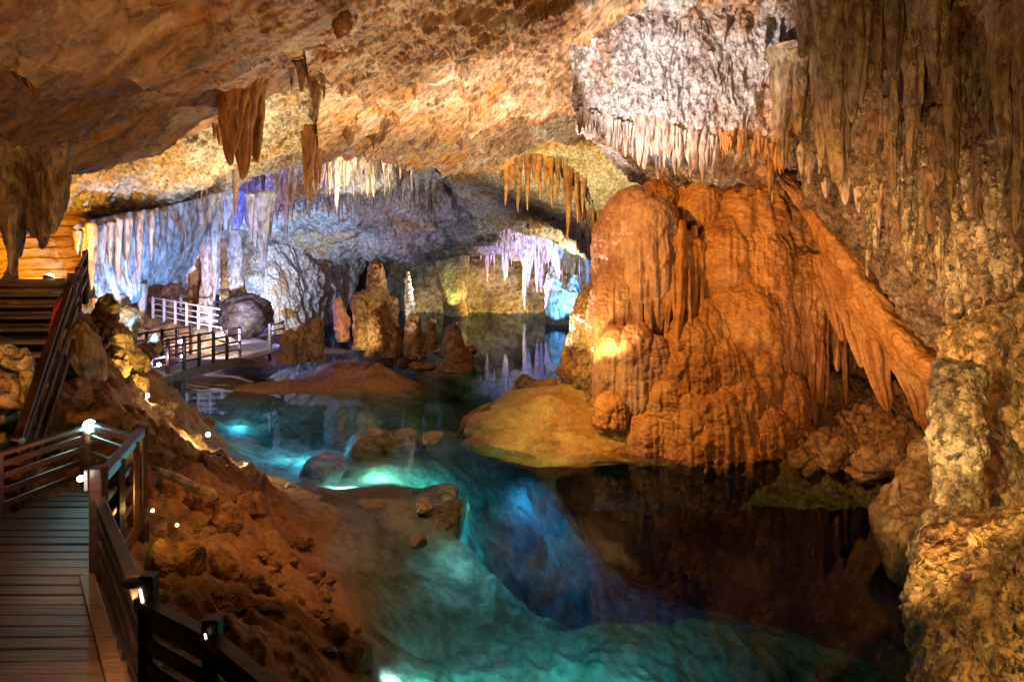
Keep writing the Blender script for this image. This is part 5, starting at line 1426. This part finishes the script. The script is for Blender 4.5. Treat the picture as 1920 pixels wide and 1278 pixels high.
wk = thing('boardwalk', 'worn plank walkway turning a corner in the lower left, wet and shining', 'boardwalk', (-5, 6, DZ))
rs = random.Random(3)
y = 2.7
i = 0
while y < 8.05:
    w = 0.158
    tilt = 0.10 * max(0, 5.0 - y) / 2.0
    yc = y + w / 2
    xr, xl = right_edge(yc) - 0.02, left_edge(yc) - (0.0 if yc > 6.5 else 1.2)
    m_ = Boxes()
    dz = rs.uniform(-.006, .006)
    sl = math.tan(tilt)
    a = 0.006 + rs.uniform(0, .007)
    y0l, y1l = y + a - sl * 0.8, y + w - a - sl * 0.8
    pts = []
    for z in (DZ - 0.05 + dz, DZ + dz):
        pts += [(xl, y + a - sl * (xr - xl) * .5, z + rs.uniform(-.003, .003)), (xr, y + a + sl * (xr - xl) * .5, z), (right_edge(yc + w * .5) - 0.02, y + w - a + sl * (xr - xl) * .5, z), (xl, y + w - a - sl * (xr - xl) * .5, z)]
    m_.hexa(pts)
    m_.build('plank', M_PLANK, wk, None, 0.006)
    y += w
    i += 1
for a, b in ((C0, C1), (C1, C2), (C2, C3), (C0, C4), (C4, LL), (LL, KK), (KK, K2)):
    bar('edge_beam', (a[0], a[1], DZ - 0.14), (b[0], b[1], DZ - 0.14), 0.09, 0.18, M_WOOD, wk)
d = np.array(C1) - np.array(C0)
nrm = np.array([d[1], -d[0]]) / np.linalg.norm(d)
for a, b in ((C0, C1), (C1, C2), (C2, C3)):
    n_ = np.array([b[1] - a[1], -(b[0] - a[0])]) / math.hypot(b[0] - a[0], b[1] - a[1])
    k = n_ * 0.09
    bar('kerb_board', (a[0] + k[0], a[1] + k[1], DZ + 0.016), (b[0] + k[0], b[1] + k[1], DZ + 0.016), 0.11, 0.025, M_PLANK, wk)
for p in (C0, C1, C2, C4, LL, KK):
    bar('support_post', (p[0], p[1], DZ - 0.2), (p[0], p[1], float(ground_z(p[0], p[1])) - 0.3), 0.13, 0.13, M_WOOD, wk, up=(0, 1, 0))


def railing(label, pts, heights, posts, width=0.028, tall=0.10, top=(0.13, 0.045), name='railing', z0=None, mat=None, cat='railing', off=0.06, group=None, slope=None):
    """board rails along pts (x, y[, z]); posts: list of (x, y, top height)"""
    mat = mat or M_WOOD
    t = thing(name, label, cat, (pts[0][0], pts[0][1], DZ if z0 is None else z0), group)
    P = [(p[0], p[1], p[2] if len(p) > 2 else (DZ if z0 is None else z0)) for p in pts]
    for a, b in zip(P[:-1], P[1:]):
        for h in heights[:-1]:
            bar('rail', (a[0], a[1], a[2] + h), (b[0], b[1], b[2] + h), width, tall, mat, t)
        h = heights[-1]
        bar('top_rail', (a[0], a[1], a[2] + h), (b[0], b[1], b[2] + h), top[0], top[1], mat, t)
    for p in posts:
        zb = p[3] if len(p) > 3 else (DZ if z0 is None else z0)
        w = p[4] if len(p) > 4 else 0.11
        bar('post', (p[0], p[1], zb - 0.05), (p[0], p[1], zb + p[2]), w, w, mat, t, up=(0, 1, 0), bevel=0.008)
    return t


H4 = (0.12, 0.27, 0.42, 0.545, 0.66)
near_r = railing('dark four-board railing running from the corner post toward the viewer', [C0, C1], (0.12, 0.27, 0.42, 0.56, 0.655), [(C0[0], C0[1], 0.93, DZ, .11), (C1[0] + .04, C1[1], 0.83, DZ, .09)], 0.03, 0.085, (0.085, 0.045))
railing('short dark railing with an orange-lit outer edge at the bottom of the photo', [C1, C2, C3], (0.12, 0.27, 0.42, 0.56, 0.655), [(C2[0] + .03, C2[1], 0.76, DZ, .09)], 0.03, 0.10, (0.085, 0.05))
railing('dark railing of the landing with a thick round handrail, posts close together', [C0, C4], (0.16, 0.36, 0.56, 0.80), [(C4[0], C4[1], 0.84), (C0[0] * .62 + C4[0] * .38, C0[1] * .62 + C4[1] * .38, 0.80), (C0[0] * .25 + C4[0] * .75, C0[1] * .25 + C4[1] * .75, 0.80)], 0.04, 0.06, (0.10, 0.09))
railing('dark railing at the back of the landing between lamp post and corner', [C4, LL], (0.16, 0.36, 0.56, 0.70), [(LL[0], LL[1], 0.66, DZ, .13)], 0.04, 0.06, (0.08, 0.07))
railing('dark railing of long sloping boards at the left edge of the photo', [LL, KK, K2], (0.12, 0.27, 0.42, 0.55, 0.665), [(KK[0] + .0, KK[1], 0.66)], 0.03, 0.07, (0.09, 0.045))

# ------------------------------------------------------------------ stair on the far left with its rails and the red pipe
st = thing('stair', 'wide timber stair climbing to the golden alcove at the far left', 'stairs', (-7.5, 8.6, DZ))
e = np.array([-0.30, 0.954])               # direction of climb
e /= np.linalg.norm(e)
sdir = np.array([-1.0, -0.08])              # along the tread, leftwards
nst = 13
for k in range(nst):
    f = k / (nst - 1)
    base = np.array([-6.05 - 2.15 * f, 8.9 + 3.6 * f])
    z = DZ + 0.17 * (k + 1)
    a = base
    b = base + sdir * 3.4
    bar('tread', (a[0], a[1], z - 0.025), (b[0], b[1], z - 0.025), 0.33, 0.05, M_STEP, st)
    bar('riser', (a[0], a[1] + 0.13, z - 0.115), (b[0], b[1] + 0.13, z - 0.115), 0.03, 0.13, M_STEP, st)
zt = DZ + 0.17 * nst
for k in range(14):
    yk = 12.72 + k * 0.17
    bar('landing_plank', (-8.2 - 0.55 * (yk - 12.72), yk, zt - 0.03), (-12.6, yk - 0.3, zt - 0.03), 0.16, 0.05, M_STEP, st)
bar('stringer', (-5.98, 8.7, DZ + 0.1), (-8.1, 12.6, zt - 0.12), 0.06, 0.26, M_WOOD, st)

# rails follow the stair edge (seen almost along their length)
A_, B_ = W(42, 850, 7.3), W(112, 560, 10.9)
Az, Bz = DZ + 0.0, None
sr = thing('stair_railing', 'dark timber stair railing seen nearly end-on at the left, above the red pipe', 'railing', (A_[0], A_[1], DZ))
for (p, q, w, h) in (((28, 838, 7.5), (132, 528, 11.4), 0.10, 0.06), ((34, 862, 7.5), (138, 552, 11.4), 0.04, 0.10), ((42, 890, 7.5), (144, 578, 11.4), 0.04, 0.10), ((52, 918, 7.5), (150, 604, 11.4), 0.04, 0.10)):
    bar('rail', W(*p), W(*q), w, h, M_WOOD, sr)
for f in (0.0, 0.33, 0.66, 1.0):
    t_ = W(28 + 104 * f, 838 - 310 * f - (14 if f in (0, 1) else 0), 7.5 + 3.9 * f)
    bar('post', (t_[0] + .03, t_[1], t_[2] + 0.02), (t_[0] + .03, t_[1], t_[2] - 0.85), 0.10, 0.10, M_WOOD, sr, up=(0, 1, 0))
cur = [W(132, 528, 11.4), W(136, 522, 11.7), W(134, 530, 12.0), W(128, 548, 12.1)]
link('rail_end', tube_mesh('rail_end', cur, 0.05), M_WOOD, sr)
# second rail across the stair head, right of it, climbing into the dark
s2 = thing('stair_railing', 'brown timber railing beside the blue curtain at the stair head', 'railing', W(150, 560, 13))
for dy in (0, 26, 52):
    bar('rail', W(128, 545 + dy, 12.2), W(163, 470 + dy * 1.0, 14.6), 0.05, 0.06, M_WOOD, s2)
for x, y0, y1, Y in ((131, 535, 610, 12.3), (147, 500, 585, 13.4), (160, 470, 570, 14.5)):
    bar('post', W(x, y0, Y), W(x, y1, Y), 0.09, 0.09, M_WOOD, s2, up=(0, 1, 0))
pipe = [W(x, y, Y) for x, y, Y in ((112, 560, 10.6), (104, 582, 10.4), (99, 608, 10.2), (92, 640, 9.9), (80, 690, 9.4), (69, 740, 8.9), (60, 780, 8.5), (53, 820, 8.2), (46, 862, 7.95), (41, 905, 7.8), (36, 960, 7.7))]
tag(link('red_pipe', tube_mesh('red_pipe', pipe, 0.032, 12), M_RED), 'thin red pipe running down beside the stair railing', 'pipe')
pipe = [W(x, y, Y) for x, y, Y in ((248, 832, 7.9), (236, 850, 7.8), (222, 870, 7.7), (206, 888, 7.6))]
tag(link('red_pipe', tube_mesh('red_pipe', pipe, 0.03, 12), M_RED), 'short red pipe behind the landing railing', 'pipe')

# ------------------------------------------------------------------ footbridges
def footbridge(label, A, B, width, zA, zB, side, rail_mat, rail_labels, hr=0.95, nplank=30, nposts=6, beam=0.22, rails=(0.25, 0.5, 0.74), both=True, piers=()):
    A, B = np.array(A, float), np.array(B, float)
    d = (B - A) / np.linalg.norm(B - A)
    n = np.array([-d[1], d[0]]) * side
    t = thing('footbridge', label, 'footbridge', (A[0], A[1], zA))
    for k in range(nplank):
        f0, f1 = k / nplank + 0.003, (k + 1) / nplank - 0.003
        p0, p1 = A + (B - A) * f0, A + (B - A) * f1
        z0, z1 = zA + (zB - zA) * f0, zA + (zB - zA) * f1
        q0, q1 = p0 + n * width, p1 + n * width
        m_ = Boxes()
        m_.hexa([(p0[0], p0[1], z0 - .04), (p1[0], p1[1], z1 - .04), (q1[0], q1[1], z1 - .04), (q0[0], q0[1], z0 - .04), (p0[0], p0[1], z0), (p1[0], p1[1], z1), (q1[0], q1[1], z1), (q0[0], q0[1], z0)])
        m_.build('plank', M_BRIDGEWOOD, t)
    for off in (0.04, width - 0.04):
        a, b = A + n * off, B + n * off
        bar('beam', (a[0], a[1], zA - .045 - beam / 2), (b[0], b[1], zB - .045 - beam / 2), 0.10, beam, M_BRIDGEWOOD, t)
    for f in piers:
        for off in (0.25, width - 0.25):
            p = A + (B - A) * f + n * off
            z = zA + (zB - zA) * f
            bar('pier', (p[0], p[1], z - .1), (p[0], p[1], -2.6), 0.26, 0.26, M_BRIDGEWOOD, t, up=(0, 1, 0))
    for j, off in enumerate((0.05, width - 0.05) if both else (width - 0.05,)):
        a, b = A + n * off, B + n * off
        r = thing('railing', rail_labels[j], 'railing', (a[0], a[1], zA))
        for h in rails:
            bar('rail', (a[0], a[1], zA + h), (b[0], b[1], zB + h), 0.05, 0.05, rail_mat[j], r)
        bar('top_rail', (a[0], a[1], zA + hr), (b[0], b[1], zB + hr), 0.07, 0.055, rail_mat[j], r)
        for k in range(nposts):
            f = k / (nposts - 1)
            p = a + (b - a) * f
            z = zA + (zB - zA) * f
            bar('post', (p[0], p[1], z), (p[0], p[1], z + hr + 0.05), 0.085, 0.085, rail_mat[j], r, up=(0, 1, 0))
    return t


a_ = WZ(285, 708, 1.0)
b_ = WZ(452, 668, 1.0)
footbridge('near footbridge with pale lit deck crossing to the island', a_[:2], b_[:2], 2.0, 1.0, 1.0, 1, (M_WOOD, M_WOOD), ('dark railing on the lake side of the near footbridge', 'dark railing on the far side of the near footbridge'), piers=(0.22, 0.34), nposts=7)
a_ = WZ(285, 600, 1.55)
b_ = WZ(462, 634, 1.05)
footbridge('upper footbridge slanting behind the near one under the stalactites', a_[:2], b_[:2], 1.5, 1.55, 1.05, 1, (M_STEEL, M_STEEL), ('slim pale railing on the near side of the upper footbridge', 'bright white-lit railing on the back of the upper footbridge'), nposts=9, rails=(0.22, 0.46, 0.7), piers=(0.3, 0.65))
# platform joining both bridges, and the railing turning at the island
pf = thing('platform', 'bright lit plank platform where the two footbridges meet', 'platform', WZ(440, 655, 1.0))
pa, pb, pc, pd = WZ(395, 655, 1.02), WZ(470, 672, 1.02), WZ(540, 650, 1.02), WZ(462, 628, 1.02)
for k in range(12):
    f0, f1 = k / 12 + .004, (k + 1) / 12 - .004
    lp = lambda p, q, f: (p[0] + (q[0] - p[0]) * f, p[1] + (q[1] - p[1]) * f)
    m_ = Boxes()
    q = [lp(pa, pd, f0), lp(pa, pd, f1), lp(pb, pc, f1), lp(pb, pc, f0)]
    m_.hexa([(x, y, .97) for x, y in q] + [(x, y, 1.015) for x, y in q])
    m_.build('plank', M_BRIDGEWOOD, pf)
r = thing('railing', 'dark timber fence on the island end of the platform', 'railing', WZ(470, 668, 1.0))
for a, b in (((506, 656), (530, 648)),):
    p, q = WZ(a[0], a[1], 1.0), WZ(b[0], b[1], 1.0)
    for h in (.2, .42, .64, .86):
        bar('rail', (p[0], p[1], 1 + h), (q[0], q[1], 1 + h), .035, .05, M_WOOD, r)
    for s_ in (p, q):
        bar('post', (s_[0], s_[1], 0.6), (s_[0], s_[1], 1.93), .09, .09, M_WOOD, r, up=(0, 1, 0))

# ------------------------------------------------------------------ lamps one can see
def flood(name, label, pos, col, strength, size, aim=(0, 0.3, 1), mat=M_METAL, watts=0, lcol=None, spot=None, cat='lamp', group=None, lift=0.12):
    """small floodlight: bracket, housing and a glowing lens"""
    t = thing(name, label, cat, pos, group)
    p = np.array(pos, float)
    a = np.array(aim, float)
    a /= np.linalg.norm(a)
    link('housing', tube_mesh('housing', [p - a * size * 0.9, p - a * size * 0.6, p - a * size * 0.05, p + a * size * 0.05], [size * .5, size * .85, size, size * 1.02], 18), mat, t)
    link('lens', boulder_mesh('lens', p + a * size * 0.25, (size * .6,) * 3, 3, 16, 20, 0, 0.0), glow('lamp_lens_glow', col, strength), t)
    bar('bracket', p - a * size * .5 - np.array([0, 0, lift]), p - a * size * .5, size * .35, size * .35, mat, t, up=(0, 1, 0))
    if watts:
        lamp(tuple(p + a * size * 1.35), tuple(p + a * 3) if spot else None, watts, lcol or col, spot or 0, 0.5, size * .2, 'SPOT' if spot else 'POINT')
    return t


pl = thing('post_lamp', 'cyan-white lamp blazing on the corner post of the walkway', 'lamp', (LL[0], LL[1], DZ + 0.66))
link('lamp_globe', boulder_mesh('lamp_globe', W(168, 798, 8.2), (0.06, 0.06, 0.06), 5, 20, 24, 0, 0), glow('cyan_lamp_glow', (0.55, 1.0, 1.0), 60), pl)
link('lamp_base', tube_mesh('lamp_base', [W(168, 830, 8.22), W(168, 822, 8.22), W(168, 812, 8.22), W(168, 808, 8.22)], [0.045, 0.05, 0.06, 0.07], 14), M_METAL, pl)
lamp(W(170, 793, 8.05), None, 6, (0.30, 0.9, 1.0), radius=0.02, kind='POINT')

rl = thing('post_lamp', 'small reddish-white lamp on the side of the inner corner post', 'lamp', W(160, 897, 5.9))
link('lamp_globe', boulder_mesh('lamp_globe', W(151, 897, 5.78), (0.022, 0.022, 0.022), 5, 14, 18, 0, 0), glow('rose_lamp_glow', (1.0, 0.82, 0.75), 30), rl)
bar('lamp_plate', W(161, 880, 5.83), W(161, 920, 5.83), 0.03, 0.02, M_METAL, rl, up=(0, 1, 0))
lamp(W(147, 905, 5.6), W(110, 1040, 6.2), 14, (1, .8, .65), 150, 0.9, 0.02)

hl = thing('post_lamp', 'pale oval hooded lamp on the near railing post, lit beneath', 'lamp', W(262, 1095, 4.1))
hp = np.array(W(252, 1091, 4.12))
link('lamp_hood', boulder_mesh('lamp_hood', hp, (0.062, 0.05, 0.026), 9, 20, 28, 0, 0), plain('hood_enamel', (0.55, 0.50, 0.40), 0.35, var=0.1), hl)
bar('lamp_strip', W(262, 1103, 4.1), W(268, 1130, 4.1), 0.018, 0.018, glow('warm_strip_glow', (1.0, 0.80, 0.58), 2.2), hl)
bar('lamp_bracket', hp + np.array([0.05, 0.01, 0]), W(268, 1092, 4.14), 0.03, 0.02, M_METAL, hl)
lamp((hp[0] - 0.02, hp[1] + .01, hp[2] - 0.05), (hp[0] - 1.2, hp[1] + 1.0, DZ), 60, (1, .66, .36), 120, 0.8, 0.01)
sp = thing('post_lamp', 'slim pale strip light on the last railing post', 'lamp', W(386, 1200, 3.75))
bar('lamp_strip', W(384, 1186, 3.72), W(391, 1215, 3.72), 0.014, 0.014, glow('white_strip_glow', (1.0, 0.9, 0.85), 1.6), sp)
bar('lamp_plate', W(386, 1180, 3.75), W(394, 1222, 3.75), 0.03, 0.01, M_METAL, sp, up=(0, 1, 0))

BANK_LAMPS = ((276, 742, 13.3, 'upper bank floodlight near the foot of the bridge', GOLD, 40), (390, 815, 12.9, 'second bank floodlight at the shoreline, starry yellow', GOLD, 40), (460, 873, 13.0, 'third bank floodlight at the shoreline, starry yellow', GOLD, 40),
              (286, 957, 7.0, 'amber ground lamp among stones right of the landing', AMBER, 26), (332, 984, 6.9, 'amber ground lamp lowest on the bank', AMBER, 18))
for x, y, Y, lab, col, st_ in BANK_LAMPS:
    c = (1.0, 0.86, 0.6) if col is GOLD else (1.0, 0.62, 0.2)
    q = W(x, y, Y)
    flood('floodlight', lab, q, c, st_, 0.055 if col is GOLD else 0.022, (0.3, -0.5, 0.6), lift=0.02)
flood('floodlight', 'white floodlight at the near end of the footbridge deck', W(298, 684, 18.9), (0.8, 0.92, 1), 60, 0.07, (0.2, -.6, .6))
flood('floodlight', 'violet floodlight on the middle of the footbridge deck', W(342, 668, 20.2), (0.6, 0.5, 1), 40, 0.06, (0, -.6, .6))
flood('floodlight', 'violet floodlight hung under the upper footbridge', W(340, 640, 22.5), (0.65, 0.5, 1), 40, 0.08, (0.2, -.7, .3))
flood('floodlight', 'golden floodlight on the floor of the stair alcove', W(92, 522, 14.6), (1, .85, .4), 30, 0.12, (0, .5, .6))
flood('floodlight', 'yellow-white floodlight at the far shore beside the buttress', W(508, 574, 34), (1, .93, .6), 25, 0.14, (0, .6, .5))
flood('floodlight', 'bright floodlight tucked behind the rose drapes of the mound', W(1112, 655, 15.9), (1, .9, .6), 2.5, 0.06, (-.3, .5, .6))
# rope ledge: thin amber-lit rib above the ochre boulder
tag(link('rock_rib', tube_mesh('rock_rib', [W(286, 876, 8.6), W(310, 888, 8.5), W(340, 900, 8.35), (W(370, 916, 8.2)), W(392, 922, 8.1), W(404, 936, 8.0)], [0.02, 0.05, 0.055, 0.05, 0.07, 0.05], 10), M_GOLD), 'thin amber-lit rib of rock slanting above the ochre boulder', 'rock')
